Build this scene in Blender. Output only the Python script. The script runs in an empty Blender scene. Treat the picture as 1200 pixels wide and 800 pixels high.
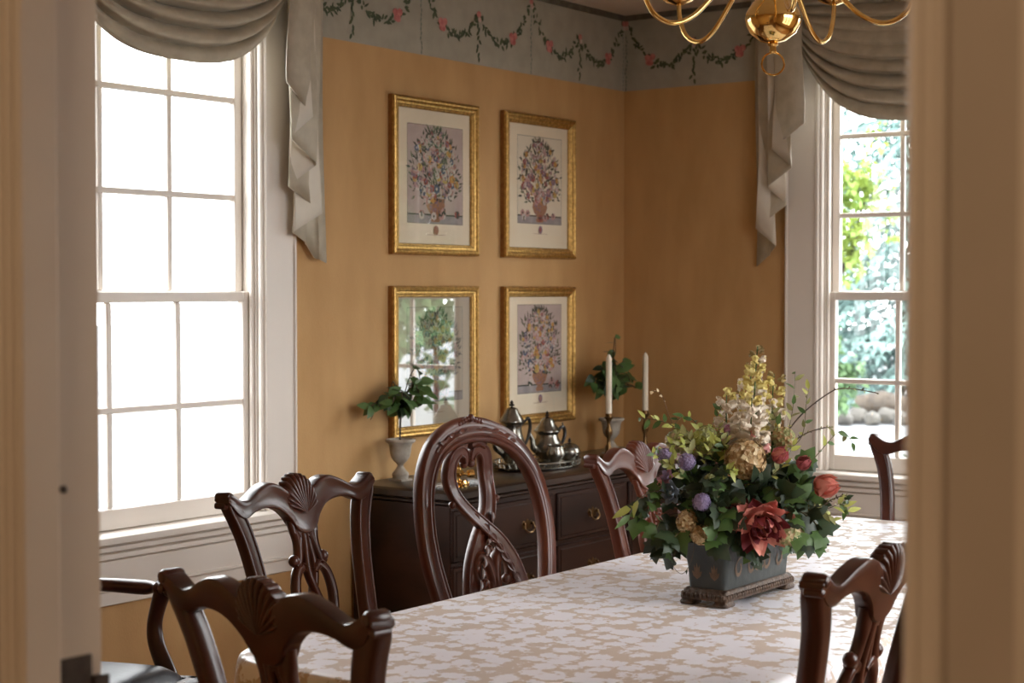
import bpy, math, random
from mathutils import Vector, Matrix
PI = math.pi
R = random.Random(7)
scn = bpy.context.scene
col = scn.collection

# ------------------------------------------------------------------ helpers
def lerp(a, b, t): return a + (b - a) * t

def crom(pts, n=8, closed=False):
    """Catmull-Rom resample of tuples of any length."""
    out = []; m = len(pts)
    segs = m if closed else m - 1
    for i in range(segs):
        p = [pts[(i + k) % m] if closed else pts[min(max(i + k, 0), m - 1)] for k in (-1, 0, 1, 2)]
        for j in range(n):
            t = j / n
            out.append(tuple(0.5 * (2*b + (c-a)*t + (2*a-5*b+4*c-d)*t*t + (3*b-a-3*c+d)*t**3)
                             for a, b, c, d in zip(*p)))
    if not closed: out.append(tuple(pts[-1]))
    return out

def interp(tab, x):
    """smooth piecewise interpolation in a table of (x, y)"""
    if x <= tab[0][0]: return tab[0][1]
    for (x0, y0), (x1, y1) in zip(tab, tab[1:]):
        if x <= x1:
            t = (x - x0) / (x1 - x0); t = t*t*(3-2*t)
            return lerp(y0, y1, t)
    return tab[-1][1]

def spline(tab, x):
    """monotone-ish cubic Hermite through a table of (x, y)"""
    n = len(tab)
    if x <= tab[0][0]: return tab[0][1]
    if x >= tab[-1][0]: return tab[-1][1]
    for i in range(n-1):
        x0, y0 = tab[i]; x1, y1 = tab[i+1]
        if x <= x1:
            h = x1-x0
            m0 = 0 if i == 0 else (y1-tab[i-1][1])/(x1-tab[i-1][0])
            m1 = (y1-y0)/h if i == n-2 else (tab[i+2][1]-y0)/(tab[i+2][0]-x0)
            t = (x-x0)/h
            return (2*t**3-3*t*t+1)*y0 + (t**3-2*t*t+t)*h*m0 + (-2*t**3+3*t*t)*y1 + (t**3-t*t)*h*m1

class MB:
    def __init__(s): s.v = []; s.f = []; s.m = []
    def add(s, vs, fs, mi=0, M=None):
        o = len(s.v)
        for p in vs:
            p = Vector(p)
            s.v.append(M @ p if M is not None else p)
        for f in fs:
            s.f.append([i + o for i in f]); s.m.append(mi)
    def box(s, lo, hi, mi=0, M=None):
        x0, y0, z0 = lo; x1, y1, z1 = hi
        s.add([(x0,y0,z0),(x1,y0,z0),(x1,y1,z0),(x0,y1,z0),(x0,y0,z1),(x1,y0,z1),(x1,y1,z1),(x0,y1,z1)],
              [(3,2,1,0),(4,5,6,7),(0,1,5,4),(1,2,6,5),(2,3,7,6),(3,0,4,7)], mi, M)
    def rbox(s, lo, hi, r=.004, mi=0, M=None):
        """box with chamfered edges (superellipse-like rings)"""
        x0, y0, z0 = lo; x1, y1, z1 = hi
        rings = []
        for z, k in ((z0, r), (z0 + r, 0), (z1 - r, 0), (z1, r)):
            a, b, c, d = x0 + k, x1 - k, y0 + k, y1 - k
            rings.append([(a+r,c,z),(b-r,c,z),(b,c+r,z),(b,d-r,z),(b-r,d,z),(a+r,d,z),(a,d-r,z),(a,c+r,z)])
        s.loft(rings, True, True, mi, M)
    def loft(s, rings, closed=True, caps=True, mi=0, M=None, ringclosed=False):
        n = len(rings[0]); vs = [p for r in rings for p in r]; fs = []
        k = len(rings)
        for i in range(k if ringclosed else k - 1):
            i2 = (i + 1) % k
            for j in range(n if closed else n - 1):
                j2 = (j + 1) % n
                fs.append((i*n+j, i*n+j2, i2*n+j2, i2*n+j))
        if caps and closed and not ringclosed:
            fs.append(tuple(range(n-1, -1, -1))); fs.append(tuple((k-1)*n + j for j in range(n)))
        s.add(vs, fs, mi, M)
    def tube(s, path, rad, n=10, mi=0, M=None, caps=True, closed=False, flat=1.0):
        P = [Vector(p) for p in path]; k = len(P)
        if not isinstance(rad, (list, tuple)): rad = [rad] * k
        rings = []; up = None
        for i in range(k):
            if closed: t = P[(i+1) % k] - P[i-1]
            else: t = P[min(i+1, k-1)] - P[max(i-1, 0)]
            if t.length < 1e-9: t = Vector((0,0,1))
            t.normalize()
            if up is None:
                up = Vector((0,0,1)) if abs(t.z) < .9 else Vector((1,0,0))
            a = t.cross(up)
            if a.length < 1e-6: a = t.orthogonal()
            a.normalize(); b = a.cross(t).normalized(); up = b
            rings.append([P[i] + a*(rad[i]*math.cos(2*PI*j/n)) + b*(rad[i]*flat*math.sin(2*PI*j/n)) for j in range(n)])
        s.loft(rings, True, caps, mi, M, ringclosed=closed)
    def lathe(s, prof, c=(0,0,0), n=24, mi=0, M=None, sx=1, sy=1, lob=0, lobn=8):
        rings = []
        for r, z in prof:
            rr = []
            for j in range(n):
                a = 2*PI*j/n; q = r*(1 + lob*math.cos(lobn*a))
                rr.append((c[0]+q*sx*math.cos(a), c[1]+q*sy*math.sin(a), c[2]+z))
            rings.append(rr)
        s.loft(rings, True, True, mi, M)
    def grid(s, fn, nu, nv, mi=0, M=None, cu=False):
        vs = [fn(i/nu, j/nv) for i in range(nu if cu else nu+1) for j in range(nv+1)]
        fs = []; w = nv + 1; ku = nu if cu else nu + 1
        for i in range(nu):
            i2 = (i+1) % ku
            for j in range(nv): fs.append((i*w+j, i2*w+j, i2*w+j+1, i*w+j+1))
        s.add(vs, fs, mi, M)
    def fan(s, pts, mi=0, M=None):
        s.add(pts, [tuple(range(len(pts)))], mi, M)
    def sphere(s, c, r, n=12, m=8, mi=0, M=None, sc=(1,1,1)):
        def fn(u, v):
            a = 2*PI*u; b = PI*(v-.5)
            return (c[0]+r*sc[0]*math.cos(a)*math.cos(b), c[1]+r*sc[1]*math.sin(a)*math.cos(b), c[2]+r*sc[2]*math.sin(b))
        s.grid(fn, n, m, mi, M, cu=True)
    def leaf(s, p, d, nrm, L, W, mi=0, curl=.2, fold=.25, k=5):
        """pointed leaf: folded along the midrib"""
        p = Vector(p); d = Vector(d).normalized(); nrm = Vector(nrm)
        sd = d.cross(nrm)
        if sd.length < 1e-5: sd = d.orthogonal()
        sd.normalize(); up = sd.cross(d).normalized()
        vs = []; fs = []
        for i in range(k+1):
            t = i/k; w = W*.5*(math.sin(PI*min(1, t**.75))**.9 if 0 < t < 1 else .02)
            c = p + d*(L*t) - up*(curl*L*t*t)
            vs += [c - sd*w + up*(fold*w), c, c + sd*w + up*(fold*w)]
        for i in range(k):
            a = i*3
            fs += [(a, a+1, a+4, a+3), (a+1, a+2, a+5, a+4)]
        s.add(vs, fs, mi)
    def ivy(s, p, d, nrm, L, mi=0):
        p = Vector(p); d = Vector(d).normalized(); sd = d.cross(Vector(nrm))
        if sd.length < 1e-5: sd = d.orthogonal()
        sd.normalize(); up = sd.cross(d).normalized()
        out = [(0,.02),(.22,-.10),(.50,.02),(.52,.16),(.40,.32),(.50,.56),(.30,.60),(.17,.82),(0,1.05),(-.17,.82),(-.30,.60),(-.50,.56),(-.40,.32),(-.52,.16),(-.50,.02),(-.22,-.10)]
        c = p + d*(.4*L) + up*(.06*L)
        vs = [c] + [p + sd*(a*L) + d*(b*L) - up*((a*a*.3+max(0,b-.4)**2*.4)*L) for a, b in out]
        n = len(out)
        s.add(vs, [(0, 1+i, 1+(i+1) % n) for i in range(n)], mi)
    def build(s, name, mats, parent=None, smooth=40, mods=None):
        me = bpy.data.meshes.new(name)
        me.from_pydata([tuple(v) for v in s.v], [], s.f)
        if not isinstance(mats, (list, tuple)): mats = [mats]
        for m in mats: me.materials.append(m)
        me.polygons.foreach_set('material_index', s.m)
        me.validate(); me.update()
        if smooth:
            me.polygons.foreach_set('use_smooth', [True]*len(me.polygons))
            me.set_sharp_from_angle(angle=math.radians(smooth))
        o = bpy.data.objects.new(name, me); col.objects.link(o)
        if parent: o.parent = parent
        return o

def tag(o, label=None, cat=None, group=None, kind=None):
    if label: o['label'] = label
    if cat: o['category'] = cat
    if group: o['group'] = group
    if kind: o['kind'] = kind
    return o
def thing(name, label, cat, loc=(0,0,0), rz=0, group=None):
    o = bpy.data.objects.new(name, None); col.objects.link(o)
    o.empty_display_size = .05
    o.location = loc; o.rotation_euler = (0, 0, rz)
    return tag(o, label, cat, group)
def struct(name, mb, mats, parent=None, smooth=30):
    o = mb.build(name, mats, parent, smooth)
    if parent is None: o['kind'] = 'structure'
    return o
def dup(root, loc, rz, label, group=None):
    r = root.copy(); col.objects.link(r); r.location = loc; r.rotation_euler = (0, 0, rz)
    r['label'] = label
    if group: r['group'] = group
    for ch in list(root.children):
        c = ch.copy(); col.objects.link(c); c.parent = r
        for g in list(ch.children):
            d = g.copy(); col.objects.link(d); d.parent = c
    return r

# ------------------------------------------------------------------ materials
def mat(name, c, rough=.5, metal=0., c2=None, nscale=20., ndet=4., bump=0., bscale=60., coat=0., stretch=(1,1,1),
        sss=0., spec=.5, lo=.35, hi=.65, sheen=0., trans=0.):
    m = bpy.data.materials.new(name); m.use_nodes = True
    nt = m.node_tree; b = nt.nodes['Principled BSDF']
    b.inputs['Base Color'].default_value = (*c, 1); b.inputs['Roughness'].default_value = rough
    b.inputs['Metallic'].default_value = metal; b.inputs['Coat Weight'].default_value = coat
    b.inputs['Coat Roughness'].default_value = .12
    b.inputs['Specular IOR Level'].default_value = spec
    b.inputs['Sheen Weight'].default_value = sheen
    tc = nt.nodes.new('ShaderNodeTexCoord'); mp = nt.nodes.new('ShaderNodeMapping')
    mp.inputs['Scale'].default_value = stretch
    nt.links.new(tc.outputs['Object'], mp.inputs['Vector'])
    if c2 is not None:
        n = nt.nodes.new('ShaderNodeTexNoise'); n.inputs['Scale'].default_value = nscale; n.inputs['Detail'].default_value = ndet
        r = nt.nodes.new('ShaderNodeValToRGB')
        r.color_ramp.elements[0].color = (*c, 1); r.color_ramp.elements[1].color = (*c2, 1)
        r.color_ramp.elements[0].position = lo; r.color_ramp.elements[1].position = hi
        nt.links.new(mp.outputs[0], n.inputs['Vector']); nt.links.new(n.outputs['Fac'], r.inputs[0])
        nt.links.new(r.outputs[0], b.inputs['Base Color'])
    if bump:
        n2 = nt.nodes.new('ShaderNodeTexNoise'); n2.inputs['Scale'].default_value = bscale; n2.inputs['Detail'].default_value = 3
        bp = nt.nodes.new('ShaderNodeBump'); bp.inputs['Strength'].default_value = bump; bp.inputs['Distance'].default_value = .01
        nt.links.new(mp.outputs[0], n2.inputs['Vector']); nt.links.new(n2.outputs['Fac'], bp.inputs['Height'])
        nt.links.new(bp.outputs[0], b.inputs['Normal'])
    if trans:
        tr = nt.nodes.new('ShaderNodeBsdfTranslucent'); mx = nt.nodes.new('ShaderNodeMixShader')
        tr.inputs['Color'].default_value = (*(c2 or c), 1); mx.inputs[0].default_value = trans
        out = nt.nodes['Material Output']
        nt.links.new(b.outputs[0], mx.inputs[1]); nt.links.new(tr.outputs[0], mx.inputs[2]); nt.links.new(mx.outputs[0], out.inputs['Surface'])
    return m

def glass_mat(name, refl=.1, tint=(1,1,1), fres=1.5):
    m = bpy.data.materials.new(name); m.use_nodes = True; nt = m.node_tree
    nt.nodes.remove(nt.nodes['Principled BSDF'])
    t = nt.nodes.new('ShaderNodeBsdfTransparent'); t.inputs[0].default_value = (*tint, 1)
    g = nt.nodes.new('ShaderNodeBsdfGlossy'); g.inputs['Roughness'].default_value = .01
    mx = nt.nodes.new('ShaderNodeMixShader')
    lw = nt.nodes.new('ShaderNodeLayerWeight'); lw.inputs['Blend'].default_value = .5
    pw = nt.nodes.new('ShaderNodeMath'); pw.operation = 'POWER'; pw.inputs[1].default_value = 4.0
    ad = nt.nodes.new('ShaderNodeMath'); ad.operation = 'MULTIPLY_ADD'; ad.inputs[1].default_value = .9; ad.inputs[2].default_value = refl; ad.use_clamp = True
    nt.links.new(lw.outputs['Facing'], pw.inputs[0]); nt.links.new(pw.outputs[0], ad.inputs[0]); nt.links.new(ad.outputs[0], mx.inputs[0])
    nt.links.new(t.outputs[0], mx.inputs[1]); nt.links.new(g.outputs[0], mx.inputs[2])
    nt.links.new(mx.outputs[0], nt.nodes['Material Output'].inputs['Surface'])
    return m

M = {}
M['wall'] = mat('ochre_wallpaper', (.50,.29,.112), .75, c2=(.57,.34,.14), nscale=8, bump=.12, bscale=260, stretch=(1,1,.35))
M['hall'] = mat('hall_paint', (.42,.34,.25), .7, c2=(.46,.37,.28), nscale=5)
M['trim'] = mat('white_trim', (.76,.695,.625), .38, c2=(.79,.725,.655), nscale=3)
M['jamb'] = mat('cream_jamb', (.60,.50,.385), .45, c2=(.64,.54,.42), nscale=4)
M['ceil'] = mat('ceiling_paint', (.62,.52,.44), .8, c2=(.66,.56,.47), nscale=3)
M['floor'] = mat('oak_floor', (.20,.10,.045), .35, c2=(.30,.16,.075), nscale=6, stretch=(1,12,1))
M['border'] = mat('border_paper', (.36,.335,.265), .8, c2=(.41,.38,.305), nscale=14)
M['border_dark'] = mat('border_edge', (.10,.085,.06), .8, c2=(.15,.13,.09), nscale=30)
M['gleaf'] = mat('garland_leaf', (.055,.075,.045), .8, c2=(.10,.12,.06), nscale=40)
M['grose'] = mat('garland_rose', (.45,.13,.12), .8, c2=(.6,.25,.22), nscale=60)
M['gtail'] = mat('garland_ribbon', (.13,.17,.15), .8, c2=(.20,.24,.2), nscale=60)
M['gwhite'] = mat('garland_bow', (.62,.52,.45), .8, c2=(.5,.3,.25), nscale=80)
M['wood'] = mat('mahogany', (.030,.0075,.0045), .28, c2=(.068,.017,.008), nscale=9, ndet=6, coat=.2, spec=.4, stretch=(1,1,.18))
M['wood2'] = mat('red_mahogany', (.055,.012,.006), .34, c2=(.115,.027,.011), nscale=9, ndet=6, coat=.2, spec=.4, stretch=(1,1,.18))
M['dwood'] = mat('dark_mahogany', (.013,.0055,.004), .38, c2=(.036,.013,.0075), nscale=5, ndet=6, coat=.04, spec=.22, stretch=(.3,1,1.6))
M['dtop'] = mat('dark_polished_top', (.014,.009,.007), .28, c2=(.04,.02,.013), nscale=6, coat=.12, spec=.35, stretch=(.3,2,1))
M['leather'] = mat('navy_leather', (.012,.014,.022), .38, c2=(.022,.024,.034), nscale=50, bump=.1, bscale=200)
M['seatcloth'] = mat('cream_seat', (.45,.38,.27), .8, c2=(.52,.45,.33), nscale=40)
M['gold'] = mat('gilt', (.40,.24,.07), .36, .85, c2=(.62,.38,.12), nscale=90, lo=.4, hi=.62, bump=.15, bscale=180)
M['gold_dark'] = mat('gilt_edge', (.28,.12,.035), .5, .5, c2=(.40,.20,.06), nscale=40)
M['brass'] = mat('brass', (.80,.52,.17), .10, 1., c2=(.86,.58,.22), nscale=10)
M['pewter'] = mat('pewter', (.36,.345,.31), .27, 1., c2=(.22,.21,.18), nscale=25)
M['black'] = mat('ebonised', (.012,.010,.009), .3, c2=(.02,.018,.016), nscale=30)
M['bronze'] = mat('dark_bronze', (.10,.055,.025), .3, .9, c2=(.2,.12,.05), nscale=40)
M['wax'] = mat('candle_wax', (.80,.72,.58), .5, c2=(.84,.76,.62), nscale=8)
M['stone'] = mat('urn_stone', (.33,.28,.22), .85, c2=(.50,.46,.40), nscale=22, bump=.3, bscale=60)
M['leafgreen'] = mat('leaf_green', (.050,.105,.024), .5, c2=(.10,.17,.045), nscale=18, trans=.2)
M['leafdark'] = mat('leaf_dark', (.022,.042,.017), .5, c2=(.042,.072,.030), nscale=18, trans=.1)
M['leafblue'] = mat('leaf_blue', (.12,.19,.20), .5, c2=(.2,.28,.29), nscale=30)
M['leaflime'] = mat('leaf_lime', (.36,.40,.07), .5, c2=(.50,.52,.15), nscale=18, trans=.25)
M['stem'] = mat('stem', (.07,.055,.025), .6, c2=(.12,.10,.04), nscale=30)
M['twig'] = mat('twig', (.045,.030,.02), .7, c2=(.09,.06,.035), nscale=30)
M['mat'] = mat('mat_board', (.80,.68,.50), .9, c2=(.83,.72,.54), nscale=6)
M['paper'] = mat('print_paper', (.80,.69,.52), .9, c2=(.83,.73,.56), nscale=6)
M['lilac'] = mat('print_ground_lilac', (.46,.365,.33), .9, c2=(.54,.43,.39), nscale=10)
M['ivory'] = mat('print_ground_ivory', (.74,.65,.50), .9, c2=(.79,.70,.55), nscale=10)
M['pgrey'] = mat('print_shelf', (.30,.27,.27), .9, c2=(.38,.34,.33), nscale=30)
M['strike'] = mat('strike_plate', (.035,.025,.02), .45, .7, c2=(.06,.045,.035), nscale=50)

PC = {'pl_dark':(.06,.06,.045),'pl_green':(.13,.14,.085),'p_red':(.27,.075,.06),'p_pink':(.42,.24,.22),'p_orange':(.45,.21,.06),
      'p_yellow':(.44,.32,.11),'p_white':(.47,.41,.37),'p_blue':(.09,.10,.15),'p_mauve':(.22,.14,.18),'p_terra':(.30,.15,.09)}
for k, c in PC.items(): M[k] = mat('print_' + k.split('_')[1] + k[:2], c, .9, c2=tuple(x*1.35 for x in c), nscale=150)

def damask():
    m = bpy.data.materials.new('white_damask'); m.use_nodes = True; nt = m.node_tree; N = nt.nodes; L = nt.links
    b = N['Principled BSDF']
    tc = N.new('ShaderNodeTexCoord')
    ns = N.new('ShaderNodeTexNoise'); ns.inputs['Scale'].default_value = 14; ns.inputs['Detail'].default_value = 2
    mxv = N.new('ShaderNodeMix'); mxv.data_type = 'VECTOR'; mxv.inputs[0].default_value = .045
    L.new(tc.outputs['Object'], ns.inputs['Vector']); L.new(tc.outputs['Object'], mxv.inputs[4]); L.new(ns.outputs['Color'], mxv.inputs[5])
    vo = N.new('ShaderNodeTexVoronoi'); vo.inputs['Scale'].default_value = 21; vo.feature = 'F1'; vo.inputs['Randomness'].default_value = .55
    L.new(mxv.outputs[1], vo.inputs['Vector'])
    v2 = N.new('ShaderNodeTexNoise'); v2.inputs['Scale'].default_value = 100; v2.inputs['Detail'].default_value = 3
    L.new(tc.outputs['Object'], v2.inputs['Vector'])
    ad = N.new('ShaderNodeMath'); ad.operation = 'MULTIPLY_ADD'; ad.inputs[1].default_value = .62
    L.new(v2.outputs['Fac'], ad.inputs[0]); L.new(vo.outputs['Distance'], ad.inputs[2])
    r = N.new('ShaderNodeValToRGB')
    r.color_ramp.elements[0].position = .425; r.color_ramp.elements[0].color = (.90,.88,.93,1)
    r.color_ramp.elements[1].position = .46; r.color_ramp.elements[1].color = (.60,.49,.41,1)
    hf = N.new('ShaderNodeMath'); hf.operation = 'MULTIPLY'; hf.inputs[1].default_value = .5
    L.new(ad.outputs[0], hf.inputs[0]); L.new(hf.outputs[0], r.inputs[0]); L.new(r.outputs[0], b.inputs['Base Color'])
    rr = N.new('ShaderNodeMapRange'); rr.inputs[1].default_value = .84; rr.inputs[2].default_value = .93
    rr.inputs[3].default_value = .38; rr.inputs[4].default_value = .7
    L.new(ad.outputs[0], rr.inputs[0]); L.new(rr.outputs[0], b.inputs['Roughness'])
    big = N.new('ShaderNodeTexNoise'); big.inputs['Scale'].default_value = 5; big.inputs['Detail'].default_value = 2
    L.new(tc.outputs['Object'], big.inputs['Vector'])
    bp = N.new('ShaderNodeBump'); bp.inputs['Strength'].default_value = .10; bp.inputs['Distance'].default_value = .04
    L.new(big.outputs['Fac'], bp.inputs['Height']); L.new(bp.outputs[0], b.inputs['Normal'])
    return m
M['damask'] = damask()
M['silk'] = mat('grey_green_damask', (.41,.355,.26), .5, c2=(.52,.46,.345), nscale=16, ndet=3, bump=.08, bscale=90, sheen=.2)
M['lining'] = mat('pale_lining', (.66,.60,.50), .7, c2=(.70,.64,.54), nscale=12)
M['glass'] = glass_mat('window_glass', .04, (.97,.99,.99))
M['picglass2'] = glass_mat('reflecting_picture_glass', .40, (1,1,1))
M['picglass'] = glass_mat('picture_glass', .045, (1,1,1))

# ------------------------------------------------------------------ camera
CAM = Vector((-6.097, -3.867, 1.45)); YAW = math.radians(36.24); PIT = math.radians(1.706); FPX = 1943.
F0 = Vector((math.cos(YAW), math.sin(YAW), 0)); RT = Vector((math.sin(YAW), -math.cos(YAW), 0)); UP0 = Vector((0,0,1))
FW = F0*math.cos(PIT) - UP0*math.sin(PIT); UPV = UP0*math.cos(PIT) + F0*math.sin(PIT)
cd = bpy.data.cameras.new('camera'); cam = bpy.data.objects.new('camera', cd); col.objects.link(cam)
mw = Matrix((RT, UPV, -FW)).transposed().to_4x4(); mw.translation = CAM
cam.matrix_world = mw
cd.sensor_width = 36; cd.lens = FPX*36/1200; cd.clip_start = .05
cd.dof.use_dof = True; cd.dof.focus_distance = 4.0; cd.dof.aperture_fstop = 6.3
scn.camera = cam
def at(x, y, d):  # a point of the room seen along a given direction at a given depth
    return CAM + (FW + RT*((x-600)/FPX) - UPV*((y-400)/FPX))*d

# ------------------------------------------------------------------ room shell
H = 2.64; T = .15
XF = -4.987           # dining-room face of the wall with the doorway
YB = -4.05            # opposite wall
WINA = (-3.135, -2.215); WINZ = (.735, 2.44)
WINB = (-1.845, -.935); WINB_FILL = (-3.40, -2.49)
def wall_x(mb, x0, x1, y0, y1, holes, z0=0, z1=H):
    """wall along x with rectangular holes (xa, xb, za, zb)"""
    xs = x0
    for (a, b, za, zb) in sorted(holes):
        mb.box((xs, y0, z0), (a, y1, z1)); mb.box((a, y0, z0), (b, y1, za)); mb.box((a, y0, zb), (b, y1, z1)); xs = b
    mb.box((xs, y0, z0), (x1, y1, z1))
def wall_y(mb, y0, y1, x0, x1, holes, z0=0, z1=H):
    ys = y0
    for (a, b, za, zb) in sorted(holes):
        mb.box((x0, ys, z0), (x1, a, z1))
        if za > z0: mb.box((x0, a, z0), (x1, b, za))
        mb.box((x0, a, zb), (x1, b, z1)); ys = b
    mb.box((x0, ys, z0), (x1, y1, z1))
w = MB(); wall_x(w, XF-.11, 0, 0, T, [(WINA[0]-.06, WINA[1]+.06, WINZ[0]-.03, WINZ[1]+.05)]); struct('wall_back', w, M['wall'], smooth=0)
w = MB(); wall_y(w, YB, T, 0, T, [(WINB[0]-.06, WINB[1]+.06, WINZ[0]-.03, WINZ[1]+.05), (WINB_FILL[0]-.06, WINB_FILL[1]+.06, WINZ[0]-.03, WINZ[1]+.05)]); struct('wall_right', w, M['wall'], smooth=0)
WIN_FILL = (-3.3, -1.8)
w = MB(); wall_x(w, XF-.11, T, YB-T, YB, [(WIN_FILL[0], WIN_FILL[1], .70, WINZ[1])]); struct('wall_front', w, M['wall'], smooth=0)
DY0, DY1 = -3.452, -2.530
w = MB(); wall_y(w, YB, 0, XF-.092, XF, [(DY0-.02, DY1+.02, 0, 2.12)]); struct('wall_left', w, [M['wall']], smooth=0)
w = MB(); w.box((XF-.11, YB-T, -.06), (T, T, 0)); struct('floor', w, M['floor'], smooth=0)
w = MB(); w.box((XF-.11, YB-T, H), (T, T, H+.1)); struct('ceiling', w, M['ceil'], smooth=0)
# hall the camera stands in
hx0, hx1, hy0, hy1 = -7.6, XF-.094, -5.2, -1.6
w = MB(); w.box((hx0-.1, hy0-.1, 0), (hx0, hy1+.1, H)); struct('wall_hall_end', w, M['hall'], smooth=0)
w = MB(); w.box((hx0, hy1, 0), (hx1, hy1+.1, H)); struct('wall_hall_back', w, M['hall'], smooth=0)
w = MB(); w.box((hx0, hy0-.1, 0), (hx1, hy0, H)); struct('wall_hall_front', w, M['hall'], smooth=0)
w = MB(); wall_y(w, hy0, hy1, hx1-.012, hx1, [(DY0-.02, DY1+.02, 0, 2.12)]); struct('wall_hall_right', w, M['hall'], smooth=0)
w = MB(); w.box((hx0, hy0, -.06), (hx1-.0, hy1, 0)); struct('floor_hall', w, M['floor'], smooth=0)
w = MB(); w.box((hx0, hy0, H), (hx1, hy1, H+.1)); struct('ceiling_hall', w, M['ceil'], smooth=0)

# baseboards
w = MB(); w.rbox((XF, -.016, 0), (0, 0, .13)); w.rbox((XF, -.022, .13), (0, 0, .15)); struct('baseboard_back', w, M['trim'])
w = MB(); w.rbox((-.016, YB, 0), (0, 0, .13)); w.rbox((-.022, YB, .13), (0, 0, .15)); struct('baseboard_right', w, M['trim'])

# cornice strip and painted garland border
def garland(mb, P, highs_lows, zb=2.317):
    """P(s, z, off) -> point; swags between alternating high and low knots"""
    rg = random.Random(3)
    def lf(s, z, a, L, W, mi):
        ca, sa = math.cos(a), math.sin(a)
        pts = [(0,0),(.35,.5),(.7,.4),(1,0),(.7,-.4),(.35,-.5)]
        off = .0012 + rg.random()*.0012
        mb.fan([P(s + (u*L*ca - v*W*sa), z + (u*L*sa + v*W*ca), off) for u, v in pts], mi)
    def blob(s, z, r, mi, off=.003):
        mb.fan([P(s + r*math.cos(k*PI/4)*(1+.2*rg.random()), z + r*math.sin(k*PI/4)*(1+.2*rg.random()), off) for k in range(8)], mi)
    for (s0, z0), (s1, z1) in zip(highs_lows, highs_lows[1:]):
        N = 34
        for i in range(N):
            t = i/N + .01; s = lerp(s0, s1, t); z = lerp(z0, z1, t) - .14*4*t*(1-t)
            ang = math.atan2((z1-z0) - .56*(1-2*t), s1-s0)
            for k in range(2):
                lf(s + rg.uniform(-.004,.004), z + rg.uniform(-.007,.007), ang + rg.choice([-.9,.9,.2,2.4,3.6]) + rg.uniform(-.4,.4), rg.uniform(.018,.032), rg.uniform(.008,.014), 2)
        tr = .36 if z0 > z1 else .64
        s = lerp(s0, s1, tr); z = lerp(z0, z1, tr) - .14*4*tr*(1-tr)
        for dx, dz in ((0,0),(.013,.01),(-.012,.008),(.004,-.014),(-.008,-.012)): blob(s+dx, z+dz+.004, .013, 3, .003+rg.random()*.0006)
    for (s, z) in highs_lows:
        blob(s, z, .012, 3); blob(s+.004, z-.018, .010, 5, .0036)
        if z < 2.56:
            for i in range(9):
                lf(s + rg.uniform(-.006,.006), z - .03 - i*.016, -1.57 + rg.uniform(-.8,.8), .026, .012, 2)
        else:
            for i in range(14):
                lf(s + rg.uniform(-.003,.003), z - .05 - i*.017, -1.57 + rg.uniform(-.3,.3), .018, .006, 4)
bm = [M['border'], M['border_dark'], M['gleaf'], M['grose'], M['gtail'], M['gwhite']]
w = MB(); w.box((XF, -.001, 2.317), (-.001, 0, H)); w.box((XF, -.012, 2.617), (0, -.001, H), 1)
garland(w, lambda s, z, o: (s, -.0012-o, z), [(-2.76,2.605),(-2.415,2.505),(-2.07,2.605),(-1.76,2.505),(-1.385,2.605),(-1.04,2.508),(-.695,2.605),(-.347,2.508),(-.012,2.605)])
struct('trim_1', w, bm, smooth=0)
w = MB(); w.box((-.001, YB, 2.317), (0, -.001, H)); w.box((-.012, YB, 2.617), (-.001, -.012, H), 1)
garland(w, lambda s, z, o: (-.0012-o, -s, z), [(.012,2.605),(.345,2.505),(.69,2.605),(1.04,2.505),(1.385,2.605),(1.73,2.505)])
struct('trim_2', w, bm, smooth=0)

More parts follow.
